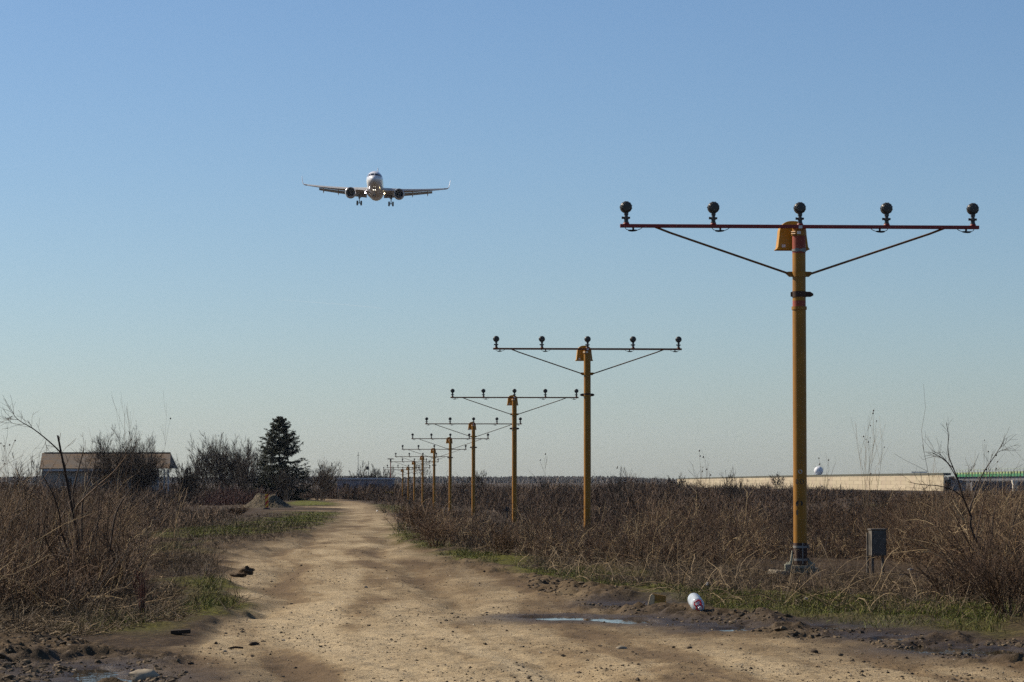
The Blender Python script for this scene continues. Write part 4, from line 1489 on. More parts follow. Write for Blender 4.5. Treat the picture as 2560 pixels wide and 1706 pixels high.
# pale slab left of the mast foot
px, py = G(1790, 1323)
s = MB(); s.box((0, 0, .02), (.20, .22, .10)); o = s.build('concrete_slab', M['stone'], bevel=.02)
o.location = (px, py, H(px, py) - .015); o.rotation_euler = (.05, .08, .4)
tag(o, 'pale flat concrete slab on the ground beside the foot of the red-barred mast', 'slab')


# ------------------------------------------------------------------ litter and stones
def blob(name, material, x, y, s, label, cat, seed, group=None, sink=.3, rz=0.0, jag=.35):
    """an irregular lump"""
    r = np.random.default_rng(seed)
    n, k = 14, 9
    off = r.uniform(0, 50)
    rings = []
    for i in range(k):
        a = math.pi * (i + .5) / k
        ring = []
        for j in range(n):
            b = 2 * math.pi * j / n
            d_ = np.array([math.sin(a) * math.cos(b), math.sin(a) * math.sin(b), math.cos(a)])
            q = 1 + jag * (fbm(np.array(d_[0] * 1.6 + off), np.array(d_[1] * 1.6 + d_[2] * 2.3 + off), 3, seed) - .5) * 2
            ring.append(tuple(d_ * q * np.array(s)))
        rings.append(ring)
    mb = MB(); mb.loft(rings)
    o = mb.build(name, material, None, 50)
    o.location = (x, y, H(x, y) + s[2] * (1 - 2 * sink) * .5 + s[2] * .2)
    o.rotation_euler = (0, 0, rz)
    tag(o, label, cat, group)
    return o


def jug():
    x, y = G(1601, 1416)
    z = max(H(x, y), .03)
    m, nt, b = mat('clear_plastic', .12, 0, .5)
    b.inputs['Base Color'].default_value = (.56, .63, .68, 1)
    b.inputs['Transmission Weight'].default_value = .25
    b.inputs['IOR'].default_value = 1.2
    b.inputs['Alpha'].default_value = 1
    n = noise(nt, 18, 3, .5)
    bump(nt, b, n.outputs['Fac'], .35, .01)
    rp = simple('red_plastic', (.62, .02, .03), .4, 0, .1, 20)
    t = thing('plastic_jug', 'clear plastic water jug with a red neck ring and handle lying in the mud', 'bottle', (x, y, z))
    t.rotation_euler = (0, 0, 0)
    k = MB()
    # axis Y: neck towards the camera (-Y)
    prof_ = [(-.165, .020), (-.160, .022), (-.135, .023), (-.130, .030), (-.105, .050), (-.075, .072), (-.05, .080), (-.03, .078), (-.02, .081), (.02, .079), (.04, .082), (.08, .080), (.11, .082), (.135, .074), (.15, .05), (.152, .001)]
    vs0 = len(k.v)
    k.lathe(prof_, (0, 0, 0), 'Y', 40, (True, False))
    # dented side
    vv = []
    for (a, b_, c_) in k.v:
        dz = .020 * math.exp(-((a + .05) / .03) ** 2 - ((b_ - .0) / .05) ** 2) * (1 if c_ > 0 else 0)
        vv.append((a * (.92 if b_ > -.09 else 1), b_, (c_ * (1.12 if b_ > -.09 else 1)) - dz))
    k.v = vv
    rot = Matrix.Rotation(math.radians(24), 4, 'X') @ Matrix.Rotation(math.radians(-22), 4, 'Y')
    piv = thing_m = Matrix.Translation((0, 0, .092)) @ Matrix.Rotation(math.radians(10), 4, 'Z') @ Matrix.Rotation(math.radians(16), 4, 'X') @ Matrix.Rotation(math.radians(-28), 4, 'Y')
    body = k.build('bottle', m, t, 50); body.matrix_local = piv
    c = MB().lathe([(-.171, .019), (-.170, .021), (-.148, .021), (-.146, .018)], (0, 0, 0), 'Y', 20).build('cap', M['tag'], t); c.matrix_local = piv
    h = MB()
    ring = [(.030 * math.cos(a), -.130, .030 * math.sin(a)) for a in np.linspace(0, 2 * math.pi, 25)]
    h.tube(ring, .010, 8, False)
    h.tube([(-.026, -.130, .018), (-.036, -.120, .048), (-.030, -.108, .066), (.028, -.105, .070), (.044, -.115, .056), (.030, -.130, .010)], .0085, 8)
    r_ = h.build('neck_handle', rp, t); r_.matrix_local = piv
    t.scale = (.72, .72, .72)
    return t


jug()


def carton():
    x, y = G(1503, 1404)
    z = H(x, y) + .025
    t = thing('crushed_carton', 'crushed cream and brown carton beside a puddle', 'carton', (x, y, z - .005), .12)
    cr = simple('cream_card', (.55, .42, .24), .7, 0, .15, 25); bn = simple('brown_card', (.34, .17, .03), .7, 0, .25, 25)
    t.scale = (1.2, 1.2, 1.2); t.rotation_euler = (.12, .16, .12)
    f = MB(); f.prism([(-.05, 0), (-.046, .075), (-.034, .090), (-.014, .078), (-.008, .03), (-.012, 0)], -.03, -.024); f.build('pale_side', cr, t)
    f = MB(); f.add([(-.034, -.024, .090), (.070, -.006, .086), (.076, -.004, .012), (-.010, -.024, .004), (-.034, -.018, .090), (.070, .0, .086), (.076, .002, .012), (-.010, -.018, .004)],
                    [(0, 1, 2, 3), (7, 6, 5, 4), (0, 4, 5, 1), (1, 5, 6, 2), (2, 6, 7, 3), (3, 7, 4, 0)]); f.build('brown_side', bn, t)
    f = MB(); f.add([(-.01, -.03, .038), (.08, .03, .050), (.085, .02, .034), (.03, -.04, .015), (-.01, -.028, .032), (.08, .032, .044), (.085, .022, .028), (.03, -.038, .009)],
                    [(0, 1, 2, 3), (7, 6, 5, 4), (0, 4, 5, 1), (1, 5, 6, 2), (2, 6, 7, 3), (3, 7, 4, 0)]); f.build('flap', simple('ochre_card', (.62, .36, .04), .7, 0, .15, 25), t)


carton()
for i, (px, py, s, lab) in enumerate([
        (1852, 1388, (.020, .012, .016), 'small white scrap on the green verge below the red-barred mast'),
        (2093, 1312, (.05, .02, .015), 'white litter scrap in the straw between the mast foot and the grey box'),
        (1627, 1352, (.022, .018, .022), 'pale scrap in the grass above the plastic jug'),
        (867, 1176, (.10, .05, .05), 'white scrap on the muddy edge of the far track'),
        (118, 1419, (.11, .05, .02), 'pale plastic scrap in the dry grass below the many-stemmed shrub'),
        (2085, 1282 - 30, (.04, .02, .012), 'white scrap caught in the brush above the grey box')]):
    if i == 5: continue
    x, y = G(px, py)
    blob('litter_scrap', M['white'], x, y, s, lab, 'litter', 200 + i, 'white litter scraps', .3, i * .7)
for i, (px, py, s, mt, lab) in enumerate([
        (335, 1556, (.09, .05, .04), 'stone', 'pale stone at the edge of the muddy puddle in the bottom corner'),
        (583, 1487, (.042, .026, .016), 'darkstone', 'dark flat stone on the track, right of the thin stick'),
        (1432, 1490 - 20, (.03, .02, .016), 'darkstone', None),
        (1428, 1490, (.034, .022, .014), 'stone', 'half-buried stone in the shallow hollow of the track'),
        (1585, 1486, (.024, .02, .014), 'darkstone', 'lone dark stone on the sand below the plastic jug'),
        (1872, 1489 + 3, (.028, .02, .015), 'darkstone', 'dark stone on the track below the mast foot')]):
    if lab is None: continue
    x, y = G(px, py)
    blob('stone', M[mt], x, y, s, lab, 'stone', 300 + i, None, .35, i * 1.1)
x, y = G(415, 1470)
o = MB().box((0, 0, 0), (.135, .05, .028)).build('wood_block', M['darkstone'], bevel=.004)
o.location = (x, y, H(x, y) + .018); o.rotation_euler = (.05, -.06, .05)
tag(o, 'dark block of wood lying on the edge of the track', 'wood block')
x, y = G(541, 1494)
o = MB().tube([(-.045, 0, 0), (0, .004, .006), (.05, -.003, .002)], [.004, .008, .006], 7).build('stick', M['darkstone'])
o.location = (x, y, H(x, y) + .01); tag(o, 'short thin stick on the sand left of the dark flat stone', 'stick')
# clods of earth
cl = simple('earth_clod', (.065, .043, .024), .95, 0, .5, 22, .2, .6)
for i, (px, py, s, lab) in enumerate([(548, 1322, (.085, .06, .035), 'lower lump of a dark earth clod pile on the edge of the track'),
                                      (566, 1318, (.095, .07, .065), 'taller lump of a dark earth clod pile on the edge of the track')]):
    x, y = G(px, py + 5)
    blob('earth_clod', cl, x, y, s, lab, 'earth clod', 410 + i, 'pile of earth clods', .3, i, .7)

# pebbles scattered over the track
n = 30000
dd = np.exp(RNG.uniform(math.log(14.5), math.log(60), n)); ss = RNG.uniform(-.2, .2, n)
px, py = dd * ss, dd
st, t_, mud, gg, pud = masks(px, py)
keep = ((t_ > .6) & (RNG.uniform(0, 1, n) < .25 + .75 * (fbm(px / 1.2, py / 1.6, 3, 91) > .52)) | (mud > .5)) & (pud < 0)
px, py = px[keep], py[keep]
pz = height(px, py)
k = len(px)
rad = RNG.lognormal(math.log(.0042), .5, k).clip(.002, .018)
oc = np.array([(1, 0, 0), (0, 1, 0), (-1, 0, 0), (0, -1, 0), (0, 0, 1), (0, 0, -.6), (.7, .7, .5), (-.7, -.6, .55)])
fc = np.array([(6, 4, 0), (6, 1, 4), (6, 0, 1), (4, 1, 2), (7, 4, 2), (7, 3, 4), (7, 2, 3), (4, 3, 0), (0, 5, 1), (1, 5, 2), (2, 5, 3), (3, 5, 0)])
an = RNG.uniform(0, 6.28, k)
loc = oc[None] * RNG.uniform(.65, 1.25, (k, 8, 1)) * rad[:, None, None] * np.array([1.2, 1, .75])
co_, si_ = np.cos(an)[:, None], np.sin(an)[:, None]
V = np.stack([loc[..., 0] * co_ - loc[..., 1] * si_ + px[:, None], loc[..., 0] * si_ + loc[..., 1] * co_ + py[:, None], loc[..., 2] + (pz + rad * .2)[:, None]], -1).reshape(-1, 3)
F = (fc[None] + (np.arange(k) * 8)[:, None, None]).reshape(-1, 3)
M['pebble'] = make_twig('pebbles', [(0, (.03, .022, .014)), (.6, (.085, .062, .038)), (.9, (.18, .14, .09)), (1, (.34, .29, .22))], .9)
o = mesh_np('pebbles', V, F, M['pebble'], None, {'tone': np.repeat(RNG.uniform(0, 1, k), 8)}, False)
tag(o, 'pebbles and grit strewn over the dirt track', 'pebbles', None, 'stuff')


# ------------------------------------------------------------------ vegetation
RIGHT = gp([(925, 1172), (945, 1195), (950, 1215), (985, 1245), (1040, 1258), (1100, 1268), (1180, 1282), (1300, 1296), (1400, 1306),
            (1560, 1312), (1700, 1302), (1850, 1290), (2000, 1290), (2150, 1310), (2250, 1370), (2353, 1415), (2700, 1440)]) + \
    [(15, 28), (60, 120), (220, 430)] + gp([(700, 1141), (705, 1143.5), (770, 1146), (825, 1151), (870, 1160), (900, 1168)])
LEFT = gp([(-300, 1445), (0, 1432), (150, 1432), (240, 1420), (285, 1390), (290, 1340), (285, 1300), (280, 1262), (300, 1222), (340, 1200),
           (390, 1185), (440, 1170), (450, 1166), (530, 1158), (640, 1150), (700, 1143.5), (700, 1141)]) + \
    [(-220, 430), (-60, 120), (-12, 25)]


def scatter(n, d0, d1, smax, polys, power=0.0, soft=.5, smin=None):
    """points inside an outline; more of them close by"""
    X = []; Y = []; tot = 0
    while tot < n:
        m = n * 2
        d = np.exp(RNG.uniform(math.log(d0), math.log(d1), m)); s = RNG.uniform(-smax if smin is None else smin, smax, m)
        x, y = d * s, d
        v = np.full(m, -9e9)
        for p in polys:
            v = np.maximum(v, sdf(x, y, p))
        v = v + (fbm(x / .9, y / 1.6, 3, 101) - .5) * np.clip(y * .03, .6, 4) * soft * 2
        k = v > 0
        X.append(x[k]); Y.append(y[k]); tot += k.sum()
        if tot < 10 and len(X) > 20: break
    x = np.concatenate(X)[:n]; y = np.concatenate(Y)[:n]
    return x, y


def hside(x, y):
    return np.interp(x / y, [-.25, -.115, -.105, -.07, -.06, .045, .062, .085, .11, .125, .25], [1.25, 1.1, .6, .6, .95, 1.1, 1.02, .8, .62, .42, .42])


def rowlow(x, y):
    """the brush is kept low along the row of masts"""
    dx = abs(x - (3.29 - .055 * (y - 33)) + .3)
    w = np.clip(y * .012, .5, 3.5)
    return .45 + .55 * sstep(w * .8, w * 2.2, dx)


def hbrush(y):
    return np.interp(y, [20, 30, 45, 110, 150, 190, 260, 420], [.26, .36, .40, .44, .60, 1.0, 1.3, 1.5])


def brush_mass(name, label, polys, n, d0, d1, smax, mt, rmin, hs=1.0, lean=.42, kids=2, pale=.12, sides=3, smin=None, S=4, dark=.0, field=None):
    x, y = scatter(n, d0, d1, smax, polys, smin=smin, soft=.16 if d0 < 50 else .5)
    if field is not None:
        k = field(x, y); x, y = x[k], y[k]
    n = len(x)
    z = height(x, y)
    cl = fbm(x / np.clip(y * .035, 1.0, 7), y / np.clip(y * .06, 1.5, 14), 4, 111)
    cl = np.clip((cl - .5) * 1.9 + .5, 0, 1)
    h = hbrush(y) * hs * (.35 + 1.25 * cl) * RNG.lognormal(0, .28, n) * rowlow(x, y)
    base = np.stack([x, y, z - .02], 1)
    az = RNG.uniform(0, 6.28, n); ln = np.abs(RNG.normal(0, lean, n))
    # clumps lean together
    wx = (fbm(x / 1.3, y / 2.0, 3, 131) - .5) * 1.6
    dirs = np.stack([np.cos(az) * ln + wx * .22, np.sin(az) * ln, np.ones(n)], 1)
    p = grow(base, dirs, h * 1.12, S, .24, -.03)
    r = np.maximum(RNG.uniform(.0022, .0048, n), rmin * y) 
    tone = np.clip(RNG.normal(.42, .20, n) - dark + (cl - .5) * .5, 0, .82)
    pl = RNG.uniform(0, 1, n) < pale
    tone[pl] = RNG.uniform(.82, 1, pl.sum())
    st = Strands(); st.add(p, r, r * .55, tone)
    if kids:
        b, d, pi, t = spawn(p, kids, .2, .95, (.45, 1.15))
        L = h[pi] * RNG.uniform(.25, .6, len(pi))
        c = grow(b, d, L, 3, .24, .0)
        rr = np.maximum(r[pi] * .6, rmin * y[pi] * .7)
        st.add(c, rr, rr * .5, np.clip(tone[pi] + RNG.normal(0, .08, len(pi)), 0, 1))
    o = st.build(name, M[mt], None, sides)
    return tag(o, label, 'brush', None, 'stuff')


PXW = 1.0 / (FPX * .4)           # one render pixel per metre of distance
brush_mass('dry_brush', 'dense tangle of dry brown brush on the open side of the masts', [RIGHT], 26000, 24, 62, .24, 'twig', PXW * .22, 1.0, .80, 4, .16, smin=-.06, dark=.03)
brush_mass('dry_brush', 'dense tangle of dry brown brush beyond the many-stemmed shrub', [LEFT], 11000, 21, 62, .05, 'twig', PXW * .22, 1.0, .80, 4, .09, smin=-.24, dark=.07)
brush_mass('brushland', 'brown brushland spreading between the mast row and the ramp wall', [RIGHT], 22000, 58, 150, .24, 'brush', PXW * .26, 1.0, .4, 2, .08, 2, smin=-.09)
brush_mass('brushland', 'brown brushland spreading below the farmhouse', [LEFT], 12000, 58, 150, .0, 'brush', PXW * .26, 1.0, .4, 2, .06, 2, smin=-.24)


VERGEM = gp([(330, 1218), (420, 1194), (480, 1184), (510, 1184), (500, 1196), (440, 1212), (360, 1232)])
brush_mass('low_scrub', 'low brown scrub on the open ground left of the gravel heap', [VERGEM], 2200, 55, 150, -.09, 'brush', PXW * .24, .42, .6, 2, .10, 2, smin=-.14)


def thicket(name, label, polys, ncl, per, d0, d1, smin, smax, hs=1.0, mt='brush', dark=.04, wid=1.0, field=None):
    """far bushes: strands fanned out from many stools"""
    cx, cy = scatter(ncl, d0, d1, smax, polys, smin=smin)
    if field is not None:
        k = field(cx, cy); cx, cy = cx[k], cy[k]
    ncl = len(cx)
    ch = hbrush(cy) * hside(cx, cy) * hs * np.where(cy < 315, rowlow(cx, cy), 1) * RNG.lognormal(0, .22, ncl) * (.55 + .9 * fbm(cx / 9, cy / 22, 3, 141))
    ci = np.repeat(np.arange(ncl), per)
    n = len(ci)
    x = cx[ci] + RNG.normal(0, .30, n) * ch[ci]; y = cy[ci] + RNG.normal(0, .35, n) * ch[ci]
    z = profile(y)
    az = RNG.uniform(0, 6.28, n); ln = np.abs(RNG.normal(0, .75, n)) * wid
    dirs = np.stack([np.cos(az) * ln, np.sin(az) * ln, np.ones(n)], 1)
    h = ch[ci] * RNG.uniform(.6, 1.08, n)
    p = grow(np.stack([x, y, z - .05], 1), dirs, h, 4, .2, .0)
    r = np.maximum(.006, PXW * .21 * y)
    tone = np.clip(RNG.normal(.45, .16, n) - dark + np.repeat(RNG.normal(0, .12, ncl), per), 0, .9)
    st = Strands(); st.add(p, r, r * .5, tone)
    b, d, pi, t = spawn(p, 2, .3, .95, (.3, .8))
    c = grow(b, d, h[pi] * RNG.uniform(.25, .45, len(pi)), 3, .15, .04)
    rr = r[pi] * .65
    st.add(c, rr, rr * .5, np.clip(tone[pi] + RNG.normal(0, .06, len(pi)), 0, 1))
    o = st.build(name, M[mt], None, 2)
    return tag(o, label, 'thicket', None, 'stuff')


FIELD = gp([(1990, 1158), (2353, 1157), (2800, 1160), (2800, 1178), (2353, 1176), (2000, 1174)])
nofield = lambda x, y: (sdf(x, y, FIELD) < 0)
thicket('thicket', 'dark far thicket closing the plain along the horizon past the masts', [RIGHT], 1500, 26, 140, 420, -.10, .24, 1.0, field=nofield)
thicket('thicket', 'dark far thicket around the farmhouse and the spruce', [LEFT], 900, 26, 140, 420, -.24, -.04, 1.0)
HED = [[(-130, 300), (-60, 300), (-40, 335), (-20, 345), (20, 330), (120, 330), (120, 430), (-130, 430)]]
thicket('hedge_belt', 'tall dark hedge belt along the foot of the sky', HED, 900, 30, 270, 430, -.22, .055, 1.0, 'brush', .18)
thicket('thicket', 'brown thicket hiding the wall of the flat-roofed building', [gp([(690, 1146), (800, 1143), (900, 1141), (930, 1150), (880, 1153), (800, 1149)])], 130, 30, 200, 345, -.12, -.02, 1.12, dark=.1)
thicket('thicket', 'thicket growing along the foot of the ramp wall', [[(12, 330), (40, 330), (60, 430), (66, 560), (20, 560)]], 260, 26, 330, 560, .02, .2, 1.15, dark=.1)
red = thicket('reddish_thicket', 'reddish dogwood-like thicket rising behind the gravel heap', [gp([(500, 1164), (600, 1161), (600, 1155), (500, 1157)])], 40, 60, 170, 270, -.14, -.07, 1.15, 'redtwig', .0)

# straw and short dead grass on the verges
VERGE = gp([(930, 1190), (960, 1235), (1010, 1268), (1100, 1290), (1250, 1325), (1420, 1362), (1560, 1385), (1800, 1405), (2050, 1425), (2353, 1455), (2600, 1470)]) + [(12, 24), (9, 34)] + \
    gp([(2353, 1370), (2050, 1340), (1700, 1320), (1300, 1280), (1050, 1240), (960, 1190)])
VERGEL = gp([(-200, 1480), (100, 1478), (250, 1475), (420, 1450), (520, 1420), (550, 1390), (530, 1350), (480, 1310), (470, 1290), (560, 1255), (690, 1232), (740, 1205), (770, 1185), (640, 1182), (500, 1190), (400, 1220), (370, 1270), (390, 1330), (300, 1390), (100, 1400), (-200, 1400)])


PATCH = gp([(405, 1335), (535, 1335), (550, 1400), (500, 1428), (425, 1436), (385, 1400)])


def low_grass(name, label, polys, n, d0, d1, smin, smax, mt, hmean, lean, tones, masked=None, r0=.0016, rp=.16, cat='grass'):
    x, y = scatter(n, d0, d1, smax, polys, smin=smin)
    st_, t, mud, g, pud = masks(x, y)
    k = (pud < -.1) & (t < .55) & ((sdf(x, y, PATCH) < 0) | (masked == 'green') | (RNG.uniform(0, 1, len(x)) < .35)) & ~((abs(x - 3.22) < .34) & (y > 31.6) & (y < 33.3))
    if masked == 'green':
        k &= RNG.uniform(0, 1, len(x)) < g * 1.3
    elif masked == 'dry':
        k &= RNG.uniform(0, 1, len(x)) < (1 - .75 * g) * (1 - .8 * mud)
    x, y = x[k], y[k]; n = len(x)
    z = height(x, y)
    az = RNG.uniform(0, 6.28, n); ln = np.abs(RNG.normal(0, lean, n))
    h = hmean * RNG.lognormal(0, .4, n)
    p = grow(np.stack([x, y, z - .01], 1), np.stack([np.cos(az) * ln, np.sin(az) * ln, np.ones(n)], 1), h, 3, .22, -.10)
    r = np.maximum(RNG.uniform(r0 * .7, r0 * 1.5, n), PXW * rp * y)
    st = Strands(); st.add(p, r, r * .35, np.clip(RNG.normal(tones[0], tones[1], n), 0, 1))
    return tag(st.build(name, M[mt], None, 2), label, cat, None, 'stuff')


low_grass('dead_grass', 'flattened straw-coloured dead grass along the foot of the mast side brush', [VERGE], 20000, 19, 80, -.10, .24, 'straw', .17, 1.3, (.36, .24), 'dry')
low_grass('dead_grass', 'flattened straw-coloured dead grass below the many-stemmed shrub', [VERGEL], 17000, 17, 90, -.24, 0, 'straw', .16, 1.3, (.33, .23), 'dry')
low_grass('dead_grass', 'low dead grass and stubble on the open verge before the gravel heap', [VERGEL], 16000, 36, 230, -.13, -.03, 'straw', .07, 1.0, (.22, .20), 'dry', .002, .22)
allg = [np.asarray(p) for p, a in GREEN]
low_grass('green_grass', 'short fresh green grass in patches on the verges', allg, 90000, 18, 230, -.24, .24, 'grass', .05, .8, (.45, .24), 'green', .002, .22)
# long pale stalks bent over at the brush edge
x, y = scatter(900, 23, 42, .24, [VERGE], smin=-.02)
k = ~((abs(x - 3.22) < .55) & (y > 29.5) & (y < 33.4)); x, y = x[k], y[k]
z = height(x, y); n = len(x)
az = RNG.uniform(0, 6.28, n)
p = grow(np.stack([x, y, z], 1), np.stack([np.cos(az) * .9 - .3, np.sin(az) * .9, np.ones(n) * .75], 1), RNG.uniform(.25, .75, n), 6, .16, -.16)
st = Strands(); r = RNG.uniform(.0025, .0045, n); st.add(p, r, r * .5, RNG.uniform(.35, 1, n))
tag(st.build('bent_stalks', M['straw'], None, 3), 'long pale stalks bent over at the edge of the mast side brush', 'stalks', None, 'stuff')
x, y = scatter(500, 22, 32, -.01, [LEFT], smin=-.24)
z = height(x, y); n = len(x)
az = RNG.uniform(0, 6.28, n)
p = grow(np.stack([x, y, z], 1), np.stack([np.cos(az) * .9 + .3, np.sin(az) * .9, np.ones(n) * .8], 1), RNG.uniform(.25, .8, n), 6, .13, -.12)
st = Strands(); r = RNG.uniform(.0025, .005, n); st.add(p, r, r * .5, RNG.uniform(.35, 1, n))
tag(st.build('bent_stalks', M['straw'], None, 3), 'pale bent stalks lying around the foot of the many-stemmed shrub', 'stalks', None, 'stuff')


# sturdier bare stems and broken branches in the brush
def branch_tangle(name, label, polys, n, d0, d1, smin, smax, hh, lying, tones):
    x, y = scatter(n, d0, d1, smax, polys, smin=smin, soft=.1)
    n = len(x); z = height(x, y)
    lie = RNG.uniform(0, 1, n) < lying
    az = RNG.uniform(0, 6.28, n); ln = np.where(lie, RNG.uniform(1.2, 3.0, n), np.abs(RNG.normal(0, .45, n)))
    h = hh * RNG.lognormal(0, .32, n)
    base = np.stack([x, y, z + np.where(lie, RNG.uniform(0, .12, n), -.02)], 1)
    p = grow(base, np.stack([np.cos(az) * ln, np.sin(az) * ln * .8, np.ones(n) * np.where(lie, .6, 1)], 1), h, 6, .12, .0)
    r = RNG.uniform(.0026, .0062, n)
    tone = np.clip(np.where(lie, RNG.normal(tones[1], .24, n), RNG.normal(tones[0], .14, n)), 0, 1)
    st = Strands(); st.add(p, r, r * .35, tone)
    b, d, pi, t = spawn(p, 4, .25, .95, (.4, 1.0))
    c = grow(b, d, h[pi] * RNG.uniform(.15, .45, len(pi)), 4, .16, .03)
    st.add(c, r[pi] * .5, r[pi] * .3, np.clip(tone[pi] + RNG.normal(0, .08, len(pi)), 0, 1))
    b, d, pi2, t = spawn(c, 2, .3, .95, (.4, 1.0))
    c2 = grow(b, d, h[pi[pi2]] * RNG.uniform(.06, .18, len(pi2)), 3, .16, .02)
    rr = r[pi[pi2]] * .32
    st.add(c2, rr, rr * .7, np.clip(tone[pi[pi2]] + RNG.normal(0, .08, len(pi2)), 0, 1))
    return tag(st.build(name, M['twig'], None, 3), label, 'brush', None, 'stuff')


branch_tangle('branch_tangle', 'tangle of dark upright stems and pale broken branches around the many-stemmed shrub', [LEFT], 900, 21.5, 40, -.24, -.02, .62, .4, (.2, .72))
branch_tangle('branch_tangle', 'tangle of dark stems and pale broken branches between the masts and the bare sapling', [RIGHT], 1300, 25, 48, -.04, .24, .48, .35, (.2, .72))
x, y = scatter(5000, 19, 30, -.02, [VERGEL], smin=-.24)
st_, t, mud, g, pud = masks(x, y); k = (t < .4) & (mud < .4) & (sdf(x, y, PATCH) < 0) & (RNG.uniform(0, 1, len(x)) < 1 - .95 * g); x, y = x[k], y[k]
z = height(x, y); n = len(x); az = RNG.uniform(0, 6.28, n)
p = grow(np.stack([x, y, z + .01], 1), np.stack([np.cos(az), np.sin(az), RNG.uniform(.0, .5, n)], 1), RNG.uniform(.08, .32, n), 4, .18, -.06)
r = RNG.uniform(.0016, .0038, n)
st = Strands(); st.add(p, r, r * .5, np.clip(RNG.normal(.55, .25, n), 0, 1))
tag(st.build('fallen_twigs', M['straw'], None, 3), 'matted fallen twigs and flattened stalks above the muddy corner', 'twigs', None, 'stuff')

# clods of churned mud
x, y = scatter(12000, 14.5, 44, .24, [MUDR, MUDL], smin=-.24, soft=.3)
st_, t, mud, g, pud = masks(x, y)
k = (mud > .35) & (pud < -.05) & (RNG.uniform(0, 1, len(x)) < sstep(.42, .6, fbm(x / .5, y / .7, 3, 161)) + .08)
x, y = x[k], y[k]; n = len(x)
z = height(x, y)
ico = []
gphi = (1 + 5 ** .5) / 2
for a_ in (-1, 1):
    for b_ in (-gphi, gphi):
        ico += [(0, a_, b_), (a_, b_, 0), (b_, 0, a_)]
ico = np.array(ico); ico /= np.linalg.norm(ico[0])
tri = []
for i in range(12):
    for j in range(i + 1, 12):
        for l in range(j + 1, 12):
            e = [np.linalg.norm(ico[i] - ico[j]), np.linalg.norm(ico[j] - ico[l]), np.linalg.norm(ico[i] - ico[l])]
            if max(e) < 1.1:
                nn_ = np.cross(ico[j] - ico[i], ico[l] - ico[i])
                tri.append((i, j, l) if nn_ @ ico[i] > 0 else (i, l, j))
mv = list(ico); mt_ = []; cache = {}
def mid_(i, j):
    key = (min(i, j), max(i, j))
    if key not in cache:
        q = mv[i] + mv[j]; mv.append(q / np.linalg.norm(q)); cache[key] = len(mv) - 1
    return cache[key]
mv = np.array(mv); mt_ = np.array(tri)
rad = RNG.lognormal(math.log(.008), .6, n).clip(.003, .026)
V = mv[None] * RNG.uniform(.6, 1.3, (n, len(mv), 1)) * rad[:, None, None] * np.stack([RNG.uniform(.9, 1.6, n), RNG.uniform(.9, 1.4, n), RNG.uniform(.55, .95, n)], 1)[:, None, :]
an = RNG.uniform(0, 6.28, n); co_, si_ = np.cos(an)[:, None], np.sin(an)[:, None]
V = np.stack([V[..., 0] * co_ - V[..., 1] * si_ + x[:, None], V[..., 0] * si_ + V[..., 1] * co_ + y[:, None], V[..., 2] + (z - rad * .05)[:, None]], -1).reshape(-1, 3)
F = (mt_[None] + (np.arange(n) * len(mv))[:, None, None]).reshape(-1, 3)
M['mudclod'] = make_twig('mud_clods', [(0, (.030, .020, .011)), (.6, (.075, .052, .029)), (1, (.15, .108, .062))], .9)
o = mesh_np('mud_clods', V, F, M['mudclod'], None, {'tone': np.repeat(RNG.uniform(0, 1, n), len(mv))}, False)
tag(o, 'crumbly clods of churned mud along the wet edges of the track', 'mud clods', None, 'stuff')


# far woodland on the horizon
def woodland():
    x = RNG.uniform(-700, 700, 9000); y = RNG.uniform(2700, 3100, 9000)
    z = profile(y)
    h = (2.2 + 7.5 * fbm(x / 90, y / 300, 4, 151)) * RNG.uniform(.75, 1.0, len(x))
    n = len(x)
    p = grow(np.stack([x, y, z], 1), np.stack([RNG.normal(0, .15, n), RNG.normal(0, .15, n), np.ones(n)], 1), h, 4, .1, .1)
    st = Strands(); r = RNG.uniform(.7, 1.9, n); st.add(p, r, r * .4, RNG.uniform(.1, .5, n))
    o = st.build('far_woodland', M['bark'], None, 4)
    tag(o, 'low bluish line of woodland far off on the horizon', 'woodland', None, 'stuff')


woodland()


# trees ------------------------------------------------------------
def bare_tree(name, label, cat, cx, ytop, width, d, group=None, stems=9, lev=(7, 5, 4), trunk=False, mt='bark', tone=(.2, .8), spread=.8, r=.04, up=.07, wob=.07, base=None, base_r=.12, ang=(.2, .62)):
    c = D(cx, ytop, d)
    gz = profile(d) if base is None else base
    h = c[2] - gz
    w = width / K / FPX * d
    t, s = bare_plant(h, w, stems, lev, r, up, base_r, spread, wob, tone, trunk=trunk, minr=PXW * d * .11, ang=ang, ratio=(.6, .55, .55))
    root = thing(name, label, cat, (c[0], d, gz - .05), 0, group)
    t.build('trunk', M[mt], root, 4)
    s.build('crown', M[mt], root, 2)
    return root


bare_tree('bare_bush', 'big round bare bush standing in front of the farmhouse roof', 'bush', 287, 990, 185, 250, None, 60, (7, 7, 5), spread=1.35, r=.035, up=.0, ang=(.25, .75), base_r=.25, wob=.09)
bare_tree('bare_tree', 'fan-shaped bare tree between the farmhouse and the spruce', 'tree', 500, 1000, 125, 300, 'bare trees', 36, (7, 7, 5), spread=1.0, r=.035, up=.02, ang=(.2, .6), wob=.08, base_r=.2)
bare_tree('bare_tree', 'bare tree half hidden behind the spruce', 'tree', 574, 1008, 105, 320, 'bare trees', 26, (7, 7, 5), spread=.8, r=.035, up=.03, ang=(.2, .6), wob=.08, base_r=.2)
bare_tree('bare_bush', 'pale bare bush just past the spruce, before the flat-roofed building', 'bush', 737, 1059, 100, 310, None, 26, (6, 6, 4), spread=.9, r=.03, up=.09, tone=(.45, 1))
bare_tree('bare_bush', 'dark round bush behind the antenna poles', 'bush', 832, 1063, 62, 355, None, 10, (8, 6, 5), spread=.8, r=.05, tone=(0, .45))
